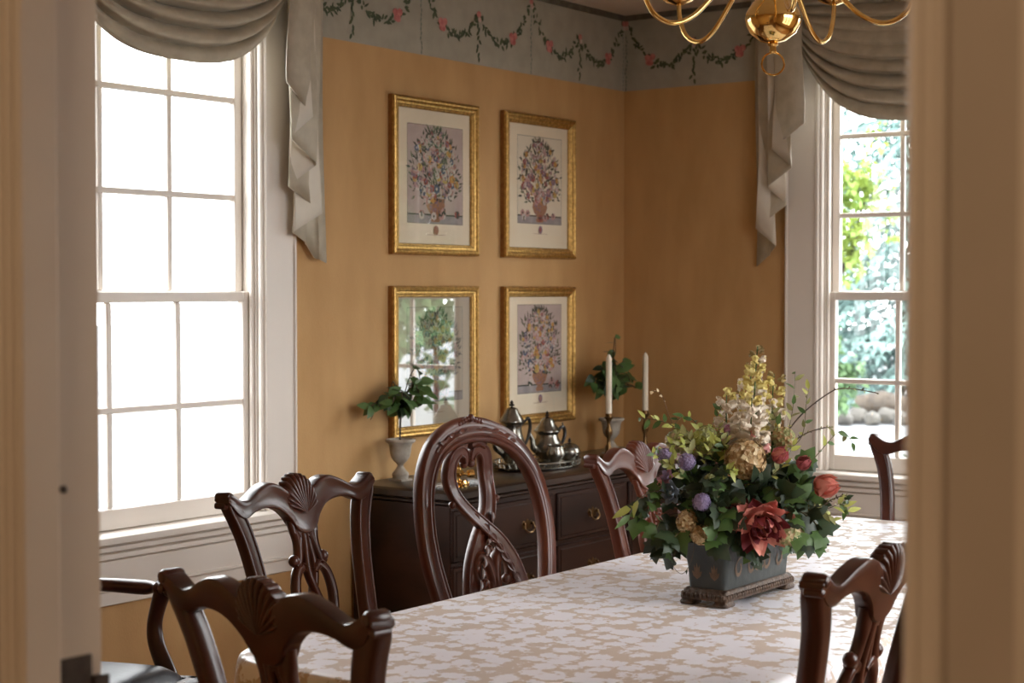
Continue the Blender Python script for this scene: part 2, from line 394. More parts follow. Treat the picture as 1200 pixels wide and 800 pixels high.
# ------------------------------------------------------------------ windows
def window(idx, P, s0, s1, cols, label_parts=True, rows_up=3):
    """P(s, depth, z): s along the wall, depth>0 outward.  s0<s1 rough opening."""
    def bx(mb, a, b, c, d, e, f, r=0.0, mi=0):
        lo = P(a, c, e); hi = P(b, d, f)
        l = tuple(min(x, y) for x, y in zip(lo, hi)); h = tuple(max(x, y) for x, y in zip(lo, hi))
        if r: mb.rbox(l, h, r, mi)
        else: mb.box(l, h, mi)
    z0, z1 = WINZ
    fr = MB()
    # jamb liner, stops, casing, head, stool, apron
    for (a, b) in ((s0, s0+.018), (s1-.018, s1)):
        bx(fr, a, b, -.0, .060, z0, z1); bx(fr, a, b, .058, .092, 1.42, z1)
    bx(fr, s0, s1, 0, .092, z1-.02, z1)
    for (a, b, q) in ((s0+.018, s0+.030, 1), (s1-.030, s1-.018, -1)):
        bx(fr, a, b, .006, .022, z0, z1, .003)
    CW = .17
    for (a, b, q) in ((s0-CW+.02, s0+.012, 1), (s1-.012, s1+CW-.02, -1)):
        bx(fr, a, b, -.020, 0, z0, z1+.14, .004)
        if q > 0: bx(fr, b-.030, b-.012, -.030, -.018, z0, z1, .004); bx(fr, a, a+.012, -.026, -.018, z0, z1+.14, .003)
        else: bx(fr, a+.012, a+.030, -.030, -.018, z0, z1, .004); bx(fr, b-.012, b, -.026, -.018, z0, z1+.14, .003)
    bx(fr, s0-CW+.02, s1+CW-.02, -.022, 0, z1-.01, z1+.14, .004)
    w_ = struct('window_%d' % idx, fr, M['trim'])
    st = MB(); bx(st, s0-CW-.005, s1+CW+.005, -.062, .0, z0-.03, z0, .006); st.build('stool', M['trim'], w_)
    st = MB(); bx(st, s0-.06, s1+.06, .0, .19, z0-.03, z0, .003); st.build('sill', M['trim'], w_)
    ap = MB()
    A, B = s0-CW+.02, s1+CW-.02
    bx(ap, A, B, -.040, 0, z0-.055, z0-.031, .006); bx(ap, A, B, -.030, 0, z0-.078, z0-.056, .005)
    bx(ap, A, B, -.018, 0, z0-.168, z0-.079, .003); bx(ap, A, B, -.024, 0, z0-.172, z0-.160, .003); bx(ap, A, B, -.016, 0, z0-.215, z0-.172, .003)
    ap.build('apron', M['trim'], w_)
    g0, g1 = cols[0], cols[-1]
    def sash(name, d0, d1, za, zb, glz, rows):
        m = MB()
        bx(m, s0+.018 if s0 < g0 else g0-.045, g0, d0, d1, za, zb, .003); bx(m, g1, s1-.018, d0, d1, za, zb, .003)
        bx(m, g0-.002, g1+.002, d0, d1, za, glz[0], .003); bx(m, g0-.002, g1+.002, d0, d1, glz[1], zb, .003)
        o = m.build(name, M['trim'], w_)
        mu = MB()
        for c in cols[1:-1]: bx(mu, c-.010, c+.010, d0+.004, d1-.004, glz[0], glz[1], .003)
        for z in rows: bx(mu, g0, g1, d0+.003, d1-.003, z-.010, z+.010, .003)
        mu.build('muntin_grid', M['trim'], o)
        p = MB(); dd = (d0+d1)/2
        p.fan([P(g0, dd, glz[0]), P(g1, dd, glz[0]), P(g1, dd, glz[1]), P(g0, dd, glz[1])])
        p.build('pane', M['glass'], o, smooth=0)
    sash('lower_sash', .025, .055, z0+.001, 1.452, (.800, 1.418), [1.095])
    sash('upper_sash', .060, .088, 1.424, 2.42, (1.455, 2.385), [1.757, 2.072])
    return w_
window(1, lambda s, d, z: (s, d, z), WINA[0], WINA[1], [-3.09, -2.815, -2.54, -2.265])
window(2, lambda s, d, z: (d, s, z), WINB[0], WINB[1], [-1.79, -1.515, -1.248, -.985])
window(3, lambda s, d, z: (d, s, z), WINB_FILL[0], WINB_FILL[1], [-3.345, -3.08, -2.81, -2.545])  # unseen second window, added to light the far end of the table
# unseen window added in the opposite wall to bring in fill light
w = MB()
for k in range(4):
    x = lerp(WIN_FILL[0], WIN_FILL[1], k/3); w.box((x-.04, YB-T+.02, .70), (x+.04, YB+.02, WINZ[1]))
w.box((WIN_FILL[0], YB-T+.02, .66), (WIN_FILL[1], YB+.05, .71)); w.box((WIN_FILL[0], YB-T+.02, WINZ[1]-.04), (WIN_FILL[1], YB+.02, WINZ[1])); w.box((WIN_FILL[0], YB-.1, 1.42), (WIN_FILL[1], YB-.06, 1.46))
struct('window_4', w, M['trim'], smooth=0)

# ------------------------------------------------------------------ doorway (jamb, stop, casing, strike plate)
w = MB(); XH = -5.097
for y0, y1 in ((DY1, DY1+.02), (DY0-.02, DY0)): w.rbox((XH+.006, y0, 0), (XF+.004, y1, 2.10), .002)
w.box((XH+.006, DY0-.02, 2.10), (XF+.004, DY1+.02, 2.12))
dj = struct('door_1', w, M['jamb'])
w = MB(); w.rbox((XH+.008, DY1-.012, 0), (-5.043, DY1+.001, 2.10), .003); w.rbox((XH+.008, DY0-.001, 0), (-5.043, DY0+.012, 2.10), .003)
w.build('door_stop', M['jamb'], dj)
w = MB()
def casing_profile(y_in, sgn):
    """moulded casing on the hall side, inner edge at y_in, running away along sgn"""
    prof = [(0,0),(0,.010),(.003,.015),(.008,.017),(.013,.015),(.0155,.010),(.019,.009),(.022,.011),(.066,.0145),(.071,.018),(.077,.018),(.079,.014),(.079,0)]
    rings = [[(XH+.018-d, y_in + sgn*s, z) for s, d in prof] for z in (0, 2.18)]
    if sgn > 0: rings = [list(reversed(r)) for r in rings]
    w.loft(rings, True, True)
casing_profile(DY1+.006, 1); casing_profile(DY0-.004, -1)
w.box((XH, DY0-.083, 2.104), (XH+.017, DY1+.083, 2.18))
w.build('casing', M['jamb'], dj, smooth=25)
w = MB(); w.rbox((-5.038, DY1-.003, .985), (-4.998, DY1+.001, 1.083), .001); w.rbox((-4.998, DY1-.006, .985), (-4.978, DY1+.001, 1.060), .001)
w.build('strike_plate', M['strike'], dj)
w = MB(); w.sphere((-5.040, DY1-.012, 1.255), .004, 8, 6); w.build('nail_hole', M['strike'], dj)

# ------------------------------------------------------------------ swags and jabots
def smooth_path(pts, n=10, rr=.28):
    """polyline with rounded folds"""
    out = []
    for i, p in enumerate(pts):
        if i == 0 or i == len(pts)-1: out.append(p); continue
        a, b = pts[i-1], pts[i+1]
        pa = tuple(lerp(p[k], a[k], rr) for k in range(len(p))); pb = tuple(lerp(p[k], b[k], rr) for k in range(len(p)))
        for j in range(n+1):
            t = j/n
            out.append(tuple((1-t)**2*pa[k] + 2*t*(1-t)*p[k] + t*t*pb[k] for k in range(len(p))))
    return out
def jabot(P, folds, ztop):
    """folds: (s, depth, zbottom)"""
    path = smooth_path(folds, 8, .10); mb = MB()
    nv = 14
    vs = []; n = len(path)
    for i, (s, d, zb) in enumerate(path):
        for j in range(nv+1):
            t = j/nv; z = lerp(ztop, zb, t)
            vs.append(P(s + .004*math.sin(6*t+i*.3), d - .012*t*math.sin(t*5+i*.2), z))
    fs = []
    for i in range(n-1):
        for j in range(nv): fs.append((i*(nv+1)+j, (i+1)*(nv+1)+j, (i+1)*(nv+1)+j+1, i*(nv+1)+j+1))
    mb.add(vs, fs, 0)
    return mb
def solidify(o, t=.002, lining=False):
    m = o.modifiers.new('thickness', 'SOLIDIFY'); m.thickness = t; m.offset = 0
    if lining: m.material_offset = 1; m.offset = -1
def swag(P, sc, hw, ztop, drop, p, nf=5.0, d0=-.07, skew=0.):
    mb = MB()
    def fn(u, v):
        t = 2*u-1
        sag = 1 - abs(t)**p
        q = v**1.15
        ph = nf*2*PI*(q + .010*math.sin(3*PI*u) + .006*math.sin(7*q+5*u))
        amp = (.010 + .016*sag) * (.6+.4*math.sin(9*q+1.3)) * min(1, .4+v*3)
        if v > .93: amp *= max(.15, 1-(v-.93)/.07)
        gather = 1 - (1-sag)*.55
        z = ztop - .012*v*20*(1-sag)*.6 - drop*q*sag + .006*math.cos(ph)*sag
        d = d0 - .055*math.sin(PI*min(1, v*1.05))*sag - amp*(2*abs(math.sin(ph/2))**.8-1)*1.15
        s = sc + hw*t*(1 - .06*v*(1-sag)) + skew*q*sag
        return P(s, d, z)
    mb.grid(fn, 64, 110)
    return mb
PA = lambda s, d, z: (s, d, z)
PBf = lambda s, d, z: (d, s, z)
va = thing('window_valance', 'grey-green silk swag and cascading tail over the left window', 'curtain', (-2.62, 0, 0))
def attach(o, par):
    o.parent = par; o.matrix_parent_inverse = Matrix.Translation(par.location).inverted(); return o
o = swag(PA, -2.63, .525, 2.615, .470, 3.0, 9.0, -.080).build('swag', [M['silk'], M['lining']], None, 60); solidify(o); attach(o, va)
fa = [(-2.215,-.135,2.125),(-2.085,-.120,2.030),(-2.190,-.105,1.950),(-2.036,-.090,1.870),(-2.155,-.078,1.795),(-1.988,-.066,1.718),(-2.122,-.052,1.650),(-2.03,-.042,1.612),(-1.985,-.040,1.560),(-1.940,-.030,1.548)]
o = jabot(PA, fa, 2.615).build('cascade_tail', [M['lining'], M['silk']], None, 60); solidify(o, .003, True); attach(o, va)
w = MB(); w.box((-3.33, -.075, 2.605), (-1.935, -.002, 2.63)); attach(w.build('mounting_board', M['silk'], None, 0), va)
vb = thing('window_valance', 'grey-green silk swag and cascading tail over the right window', 'curtain', (0, -1.39, 0))
o = swag(PBf, -1.42, .60, 2.615, .515, 3.4, 9.0, -.080).build('swag', [M['silk'], M['lining']], None, 60); solidify(o); attach(o, vb)
fb = [(-.915,-.135,2.115),(-.775,-.120,2.025),(-.860,-.105,1.947),(-.735,-.090,1.872),(-.818,-.078,1.803),(-.678,-.066,1.713),(-.760,-.052,1.643),(-.715,-.040,1.600),(-.655,-.030,1.555)]
o = jabot(PBf, fb, 2.615).build('cascade_tail', [M['silk'], M['lining']], None, 60); solidify(o, .003, True); attach(o, vb)
w = MB(); w.box((-.075, -2.12, 2.605), (-.002, -.655, 2.63)); attach(w.build('mounting_board', M['silk'], None, 0), vb)

# ------------------------------------------------------------------ framed prints
def picture(x0, x1, z0, z1, seed, label, ground, rel, gl='picglass'):
    W = x1-x0; Hh = z1-z0
    t = thing('framed_print', label, 'picture', ((x0+x1)/2, 0, (z0+z1)/2), 0)
    hw, hh = W/2, Hh/2
    prof = [(0,-.001),(0,-.020),(.004,-.028),(.010,-.031),(.016,-.029),(.020,-.024),(.024,-.0245),(.030,-.0235),(.034,-.019),(.037,-.019),(.041,-.014),(.041,-.001)]
    mb = MB()
    rings = []
    for sx, sz in ((-1,-1),(1,-1),(1,1),(-1,1)):
        rings.append([(sx*(hw-a), d, sz*(hh-a)) for a, d in prof])
    rings = [list(reversed(r)) for r in rings]
    n = len(prof)
    for i in range(4):
        a, b = rings[i], rings[(i+1) % 4]
        for j in range(n-1):
            mb.add([a[j], a[j+1], b[j+1], b[j]], [(0,1,2,3)], 1 if j >= n-2 else 0)
    mb.build('frame', [M['gold'], M['gold_dark']], t, 30)
    m2 = MB(); m2.box((-hw+.039, -.008, -hh+.039), (hw-.039, -.002, hh-.039)); m2.build('mat_board', M['mat'], t, 0)
    # printed bouquet, laid flat on the paper
    px0, px1, pz0, pz1 = -hw+rel[0]*W, -hw+rel[1]*W, hh-rel[3]*Hh, hh-rel[2]*Hh
    cap = .115*(pz1-pz0)
    keys = list(PC.keys()); mats = [M['paper'], M[ground], M['pgrey']] + [M[k] for k in keys]
    ki = {k: 3+i for i, k in enumerate(keys)}
    r = random.Random(seed); pm = MB(); lay = [-.0084]
    def nx(): lay[0] -= .0000025; return lay[0]
    def poly(pts, mi):
        y = nx(); pm.fan([(a, y, b) for a, b in pts], mi)
    def rect(a, b, c, d, mi): poly([(a, c), (b, c), (b, d), (a, d)], mi)
    rect(px0, px1, pz0, pz1, 0)
    e = .0015
    rect(px0, px1, pz0+cap, pz1, ki['pl_dark']); rect(px0+e, px1-e, pz0+cap+e, pz1-e, 1)
    w_, h_ = px1-px0, pz1-pz0-cap; zb = pz0+cap; cx = (px0+px1)/2
    rect(px0+e, px1-e, zb+e, zb+.10*h_, 2)
    rect(px0+e, px1-e, zb+.085*h_, zb+.10*h_, ki['pl_dark'])
    def flower(a, b, rad, mi, mi2, k=7):
        for q in range(k):
            an = 2*PI*q/k + r.random()*.4; cx_, cz_ = a+rad*.55*math.cos(an), b+rad*.55*math.sin(an)
            poly([(cx_+rad*.5*math.cos(an+u)*(1 if u in (0,) else .8), cz_+rad*.5*math.sin(an+u)*.9) for u in (0,1.05,2.1,3.14,4.2,5.25)], mi if r.random() < .75 else mi2)
        poly([(a+rad*.32*math.cos(u), b+rad*.32*math.sin(u)) for u in (0,1,2,3,4,5)], mi2)
    def lf(a, b, an, L, Wd, mi):
        ca, sa = math.cos(an), math.sin(an)
        poly([(a+u*L*ca-v*Wd*sa, b+u*L*sa+v*Wd*ca) for u, v in ((0,0),(.4,.5),(1,0),(.4,-.5))], mi)
    # outline of the bouquet: half-width as a function of height (0 vase rim .. 1 top)
    def hwid(q): return w_*interp([(0,.16),(.12,.40),(.45,.42),(.75,.36),(1,.12)], q)
    zr = zb+.24*h_
    # vase
    vp = [(.07,.02),(.09,.05),(.05,.075),(.13,.13),(.17,.19),(.15,.24),(.18,.26)]
    poly([(cx+a*w_, zb+b*h_) for a, b in vp] + [(cx-a*w_, zb+b*h_) for a, b in reversed(vp)], ki['p_terra'])
    for q in range(10): lf(cx+r.uniform(-.1,.1)*w_, zb+r.uniform(.1,.22)*h_, r.uniform(0,6), .05*w_, .02*w_, ki['p_mauve'])
    for q in range(300):
        h = r.random()**.9; x = cx + r.uniform(-1,1)*hwid(h)*1.08; z = zr + h*(.97*h_-.24*h_) - .05*h_*r.random()
        an = math.atan2(z-zr+.02, (x-cx)*1.2) + r.uniform(-.9,.9)
        lf(x, z, an, w_*r.uniform(.05,.10), w_*r.uniform(.018,.036), ki['pl_dark'] if r.random() < .7 else ki['pl_green'])
    cols_ = ['p_white','p_pink','p_red','p_orange','p_yellow','p_white','p_blue','p_mauve','p_pink']
    for q in range(120):
        h = q/120; x = cx + r.uniform(-1,1)*hwid(h)*.95; z = zr + (h*.94+.02)*.72*h_ + r.uniform(-.02,.02)*h_
        c = cols_[(q*5 + seed*3 + int(r.random()*3)) % 9]
        c2 = {'p_white':'p_pink','p_pink':'p_white','p_red':'p_mauve','p_orange':'p_yellow','p_yellow':'p_orange','p_blue':'p_white','p_mauve':'p_pink'}[c]
        flower(x, z, w_*lerp(.056, .027, h)*r.uniform(.6,1.25), ki[c], ki[c2])
    for q in range(140):
        h = r.random(); x = cx + r.uniform(-1,1)*hwid(h); z = zr + h*.72*h_
        lf(x, z, r.uniform(0,6.28), w_*r.uniform(.025,.06), w_*.016, ki['pl_dark'])
    for q in range(7): flower(cx+r.uniform(-.42,.42)*w_, zb+r.uniform(.06,.13)*h_, w_*.05, ki[r.choice(['p_red','p_pink','p_white'])], ki['pl_dark'])
    # small round emblem in the caption strip and a hairline under it
    poly([(cx+.045*w_*math.cos(k), pz0+cap*.5+.055*w_*math.sin(k)) for k in (0,.8,1.6,2.4,3.1,3.9,4.7,5.5)], ki['p_terra' if seed % 2 else 'p_mauve'])
    poly([(cx+.022*w_*math.cos(k), pz0+cap*.5+.03*w_*math.sin(k)) for k in (0,1,2,3,4,5)], ki['p_red' if seed == 12 else 'p_terra'])
    rect(cx-.16*w_, cx+.16*w_, pz0+cap*.12, pz0+cap*.15, ki['p_terra'])
    pm.build('bouquet_print', mats, t, 0)
    g = MB(); g.fan([(-hw+.039,-.0125,-hh+.039),(hw-.039,-.0125,-hh+.039),(hw-.039,-.0125,hh-.039),(-hw+.039,-.0125,hh-.039)]); g.build('glass', M[gl], t, 0)
    return t
picture(-1.570, -1.064, 1.586, 2.157, 11, 'gilt framed flower print, upper left of the four, with a lilac ground', 'lilac', (.19,.835,.165,.88))
picture(-.900, -.407, 1.586, 2.157, 12, 'gilt framed flower print, upper right of the four, on an ivory ground nearest the corner', 'ivory', (.21,.83,.15,.84))
picture(-1.573, -1.066, .922, 1.472, 13, 'gilt framed flower print, lower left of the four, its glass reflecting the window', 'ivory', (.19,.835,.14,.86), 'picglass2')
picture(-.900, -.407, .922, 1.472, 14, 'gilt framed flower print, lower right of the four, hanging behind the silver teapots', 'lilac', (.21,.83,.13,.86))

# ------------------------------------------------------------------ chairs (local: +y is the way the sitter faces)
def lean(x, z):
    zr = max(0, z-.45)/.55
    return -.200 - .105*zr**1.15 - .012*(1-min(1, (x/.27)**2))*min(1, zr)**1.5
def ribbon(mb, pts, mi=0, th=.022, prof=None, closed=False, n=7, off=0., ln=lean):
    """carved ribbon in the plane of the back: pts = (x, z, halfwidth)"""
    P = crom(pts, n, closed)
    prof = prof or [(-1,.2),(-.9,.75),(-.62,1),(-.42,.70),(-.2,.62),(.2,.62),(.42,.70),(.62,1),(.9,.75),(1,.2),(1,-.2),(.85,-.8),(.4,-1),(-.4,-1),(-.85,-.8),(-1,-.2)]
    k = len(P); rings = []
    for i in range(k):
        a = P[(i-1) % k] if closed else P[max(0, i-1)]; b = P[(i+1) % k] if closed else P[min(k-1, i+1)]
        dx, dz = b[0]-a[0], b[1]-a[1]; L = math.hypot(dx, dz) or 1
        nx, nz = -dz/L, dx/L
        x, z, hw = P[i]
        rings.append([(x+nx*q*hw, ln(x+nx*q*hw, z+nz*q*hw) + d*th/2 + off, z+nz*q*hw) for q, d in prof])
    mb.loft(rings, True, True, mi, None, ringclosed=closed)
def ball(mb, x, z, r, th=1.1, off=0, ln=lean):
    mb.sphere((x, ln(x, z)+off, z), r, 12, 8, 0, None, (1, th, 1))

TOPC = [(0,-.016),(.05,-.013),(.078,.002),(.112,.009),(.150,.000),(.20,-.021),(.225,-.020),(.25,-.008),(.266,.000),(.276,-.002),(.281,-.010)]
BOTC = [(0,-.118),(.036,-.106),(.056,-.080),(.090,-.056),(.135,-.046),(.18,-.050),(.21,-.060),(.23,-.060),(.25,-.050),(.265,-.036),(.281,-.022)]
EZ = 1.0
FLAT = [(-1,.1),(-1,.7),(-.9,.95),(-.78,1),(-.66,.92),(-.6,.76),(-.2,.80),(.2,.80),(.6,.76),(.66,.92),(.78,1),(.9,.95),(1,.7),(1,.1),(1,-.6),(.8,-.95),(.4,-1),(-.4,-1),(-.8,-.95),(-1,-.6)]
def crest_mesh():
    mb = MB(); N = 84; rings = []
    for i in range(N+1):
        x = -.281 + .562*i/N; ax = abs(x)
        t, b = EZ+spline(TOPC, ax), EZ+spline(BOTC, ax); h = t-b
        q = min(.012, h*.3)
        ring = []
        e = 1 + .25*max(0, (ax-.2)/.08)
        m_ = lerp(t, b, .5)
        for z, d in ((t-.0012, -.0165),(t, -.013),(t, .012),(t-.0012, .0158),(t-.004, .0172),(t-q, .0172),(t-q*1.35, .0157),(m_, .0162),(b+q*1.3, .0157),(b+q*.95, .0172),(b+.003, .0168),(b, .0135),
                     (b, -.012),(b+.003, -.017),(m_, -.019),(t-.006, -.0185)):
            ring.append((x, lean(x, z)+d*e, z))
        rings.append(ring)
    mb.loft([list(reversed(r)) for r in rings], True, True)
    for s in (-1, 1):   # rolled ears
        p = [(s*.269, lean(.268, EZ)+y, EZ-.009) for y in (-.024,-.022,-.015,.015,.020,.0215)]
        mb.tube(p, [.004,.009,.0125,.0125,.010,.004], 16)
        mb.tube([(s*.278, lean(.27, EZ)+y, EZ-.028) for y in (-.020,-.017,.014,.018)], [.003,.0075,.0075,.003], 12)
    return mb
def shell_mesh():
    mb = MB(); nl = 13
    def fn(side):
        def f(u, v):
            a = math.radians(lerp(-14, 194, u)); rr = v
            lob = abs(math.cos(PI*nl*(u-.5)))**.8
            rad = .059*rr*(1 + .055*(lob-.6)*rr)
            x = rad*math.cos(a)*.98; z = EZ-.038 - .030*(1-rr) + rad*math.sin(a)*1.0
            dome = math.sqrt(max(0, 1-rr**2.6))
            y = .010 + .014*dome + .0052*(lob-.6)*min(1, rr*1.4)
            return (x, lean(x, z) + side*y, z)
        return f
    mb.grid(fn(1), 132, 9); mb.grid(fn(-1), 132, 9)
    n = 132; o1 = 0; o2 = (n+1)*10
    mb.f += [[o1+i*10+9, o1+(i+1)*10+9, o2+(i+1)*10+9, o2+i*10+9] for i in range(n)]; mb.m += [0]*n
    return mb
def splat_mesh():
    mb = MB()
    z = lambda d: EZ+d
    # solid vase top that the crest runs into
    for s in (-1, 1):
        ribbon(mb, [(s*.028, z(-.085), .026),(s*.027, z(-.115), .021),(s*.030, z(-.14), .012),(s*.036, z(-.165), .010),(s*.046, z(-.186), .010),(s*.055, z(-.182), .008)])
        ball(mb, s*.056, z(-.177), .0145, .95)
        ribbon(mb, [(s*.010, z(-.10), .012),(s*.011, z(-.14), .010),(s*.016, z(-.18), .009),(s*.014, z(-.215), .009),(-s*.004, z(-.26), .009),(-s*.020, z(-.30), .009),(-s*.016, z(-.345), .010),(-s*.0, z(-.375), .011)], off=.003*s)
        ribbon(mb, [(s*.012, z(-.205), .008),(s*.034, z(-.192), .0105),(s*.058, z(-.212), .011),(s*.069, z(-.255), .0115),(s*.062, z(-.305), .0115),(s*.040, z(-.345), .011),(s*.012, z(-.372), .011)])
        ribbon(mb, [(s*.010, z(-.37), .012),(s*.040, z(-.40), .012),(s*.052, z(-.44), .013),(s*.048, z(-.49), .014),(s*.055, z(-.545), .018)])
    ribbon(mb, [(0, z(-.095), .045),(0, z(-.11), .036),(0, z(-.125), .026)])
    ribbon(mb, [(0, z(-.36), .022),(0, z(-.40), .012),(0, z(-.46), .010),(0, z(-.53), .03)])
    return mb
def post_mesh(s):
    mb = MB()
    ribbon(mb, [(s*.266, EZ-.010, .013),(s*.256, EZ-.032, .020),(s*.238, EZ-.066, .0215),(s*.221, EZ-.11, .021),(s*.204, EZ-.19, .0205),(s*.194, EZ-.30, .0205),(s*.188, EZ-.42, .021),(s*.186, EZ-.55, .023)], th=.036, n=6, prof=FLAT)
    # below the seat the post rakes back to the floor
    rings = []
    for zz, yy, hw in ((.46,-.20,.021),(.30,-.205,.020),(.15,-.235,.019),(.0,-.285,.020)):
        rings.append([(s*.186+a*hw, yy+b*hw, zz) for a, b in ((-1,-.8),(-.8,-1),(.8,-1),(1,-.8),(1,.8),(.8,1),(-.8,1),(-1,.8))])
    mb.loft(rings)
    return mb
def cabriole(s, yf=.215):
    mb = MB(); x, y = s*.245, yf
    P = crom([(x, y, .43), (x+s*.008, y+.010, .37), (x+s*.012, y+.016, .31), (x-s*.002, y+.002, .20), (x-s*.010, y-.006, .11), (x-s*.004, y+.002, .055), (x, y+.006, .03)], 4)
    k = len(P); rad = [interp([(0,.030),(.22,.036),(.45,.026),(.75,.016),(.9,.017),(1,.026)], i/(k-1)) for i in range(k)]
    mb.tube(P, rad, 12)
    mb.sphere((x, y+.008, .028), .030, 14, 10, 0, None, (1, 1, .95))
    for a in (-.9, 0, .9, 3.14):  # claws over the ball
        dx, dy = s*math.sin(a+.6*s*0)*.03, math.cos(a)*.03
        mb.tube(crom([(x+dx*.4, y+.006+dy*.4, .062), (x+dx*.95, y+.008+dy*.95, .046), (x+dx*1.02, y+.008+dy*1.02, .02), (x+dx*.8, y+.008+dy*.8, .004)], 3), .0075, 6)
    return mb
def seat_parts(t, wood, seatmat):
    mb = MB()   # seat rails, wider in front
    for (a, b) in (((-.262,.235),(.262,.235)),((.262,.235),(.196,-.20)),((.196,-.20),(-.196,-.20)),((-.196,-.20),(-.262,.235))):
        A, B = Vector((*a, 0)), Vector((*b, 0)); d = (B-A).normalized(); nrm = Vector((d.y, -d.x, 0))
        rings = []
        for p in (A - d*.008, B + d*.008):
            rings.append([p - nrm*.014*q + Vector((0,0,zz)) for q, zz in ((-1,.385),(1,.385),(1.1,.40),(1.1,.435),(.6,.447),(-1,.447))])
        mb.loft(rings)
    mb.build('seat_rail', wood, t)
    mb = MB()
    def fn(u, v):
        yy = lerp(-.182, .226, v); hw = lerp(.180, .248, v)
        x = lerp(-hw, hw, u); e = min(1, min(u, 1-u)*7)*min(1, min(v, 1-v)*7)
        return (x, yy, .440 + .046*math.sqrt(max(0, 1-(1-e)**2)) + .010*math.sin(PI*u)*math.sin(PI*v))
    mb.grid(fn, 24, 24)
    mb.f.append([i*25 for i in range(25)] + [24*25+j for j in range(1,25)] + [i*25+24 for i in range(23,-1,-1)] + [j for j in range(23,0,-1)]); mb.m.append(0)
    mb.build('seat', seatmat, t)
def make_chair(name, label, wood, seatmat, arms=False, group=None):
    t = thing(name, label, 'chair', (0,0,0), 0, group)
    c = crest_mesh().build('crest_rail', wood, t, 38)
    shell_mesh().build('shell_carving', wood, c, 70)
    splat_mesh().build('splat', wood, t, 60)
    for s in (-1, 1): post_mesh(s).build('back_post', wood, t, 60)
    seat_parts(t, wood, seatmat)
    for s in (-1, 1): cabriole(s).build('leg', wood, t, 60)
    if arms:
        for s in (-1, 1):
            mb = MB()
            P = crom([(s*.205, -.222, .655),(s*.235,-.16,.668),(s*.272,-.05,.668),(s*.292,.05,.665),(s*.290,.105,.668),(s*.283,.14,.670)], 6)
            k = len(P); mb.tube(P, [interp([(0,.016),(.3,.022),(.62,.025),(.78,.017),(.82,.026),(.87,.020),(.93,.026),(1,.025)], i/(k-1)) for i in range(k)], 12, flat=.8)
            mb.sphere((s*.281, .15, .668), .0255, 12, 8, 0, None, (1,.8,.85))
            mb.build('armrest', wood, t, 60)
            mb = MB()
            P = crom([(s*.284,.125,.660),(s*.288,.108,.62),(s*.290,.095,.57),(s*.282,.105,.52),(s*.270,.14,.46),(s*.264,.165,.41)], 6)
            k = len(P); mb.tube(P, [interp([(0,.025),(.3,.022),(.6,.024),(1,.029)], i/(k-1)) for i in range(k)], 12, flat=.75)
            mb.build('arm_support', wood, t, 60)
    for o in t.children_recursive:
        for v in o.data.vertices: v.co.x *= .935
    return t
def ear_place(mx, my, ang):
    """ear midpoint (offset from the camera foot) and facing angle -> seat centre, rotation"""
    fx, fy = math.cos(ang), math.sin(ang)
    return (CAM.x + mx + .305*fx, CAM.y + my + .305*fy, 0), ang - PI/2
GRP = 'shell-crested side chairs around the dining table'
chair = make_chair('dining_chair', 'carved mahogany dining chair seen from behind at the near end of the table', M['wood'], M['seatcloth'], False, GRP)
l, r_ = ear_place(1.795, 1.775, math.radians(-8)); chair.location = l; chair.rotation_euler = (0,0,r_)
l, r_ = ear_place(2.855, 2.72, math.radians(-90+3)); dup(chair, l, r_, 'carved mahogany dining chair facing us, just left of the hoop-backed chair')
l, r_ = ear_place(4.063, 2.52, math.radians(-90)); c4 = dup(chair, l, r_, 'redder carved mahogany dining chair half hidden behind the left of the flower arrangement')
for ch in c4.children_recursive:      # this chair is noticeably redder
    if ch.data.materials[0] == M['wood']:
        ch.data = ch.data.copy(); ch.data.materials[0] = M['wood2']
l, r_ = ear_place(2.660, 1.165, math.radians(90)); dup(chair, l, r_, 'carved mahogany dining chair with its back to us at lower right, beside the door casing')
l, r_ = ear_place(4.918, 1.925, math.radians(180)); dup(chair, l, r_, 'carved mahogany dining chair at the far table end, before the right window')

arm = make_chair('armchair', 'dark mahogany armchair with navy leather seat at lower left below the window', M['wood'], M['leather'], True)
arm.location = (CAM.x+2.682, CAM.y+3.375, 0); arm.rotation_euler = (0,0,math.radians(-75.5)-PI/2)

# hoop-backed chair with interlaced splat
def lean3(x, z):
    zr = max(0, z-.45)/.65
    return -.200 - .118*zr**1.1 - .02*(1-min(1, (x/.27)**2))*min(1, zr)
hc = thing('hoop_back_chair', 'hoop-backed mahogany dining chair with an interlaced carved splat, in front of the sideboard', 'chair')
HP = [(-.170,.45,.026),(-.185,.54,.026),(-.222,.66,.026),(-.250,.78,.026),(-.252,.88,.026),(-.228,.970,.027),(-.170,1.040,.029),(-.088,1.078,.031),(0,1.090,.033),
      (.088,1.078,.031),(.170,1.040,.029),(.228,.970,.027),(.252,.88,.026),(.250,.78,.026),(.222,.66,.026),(.185,.54,.026),(.170,.45,.026)]
mb = MB(); ribbon(mb, HP, th=.040, n=7, ln=lean3,
    prof=[(-1,-.1),(-1,.55),(-.85,.9),(-.62,1),(-.5,.75),(-.38,.95),(-.15,1),(.05,.62),(.5,.55),(.82,.6),(1,.3),(1,-.3),(.85,-.9),(.4,-1),(-.4,-1),(-.85,-.8)])
hoop = mb.build('hoop_frame', M['wood2'], hc, 50)
mb = MB()   # acanthus carving along the top of the hoop
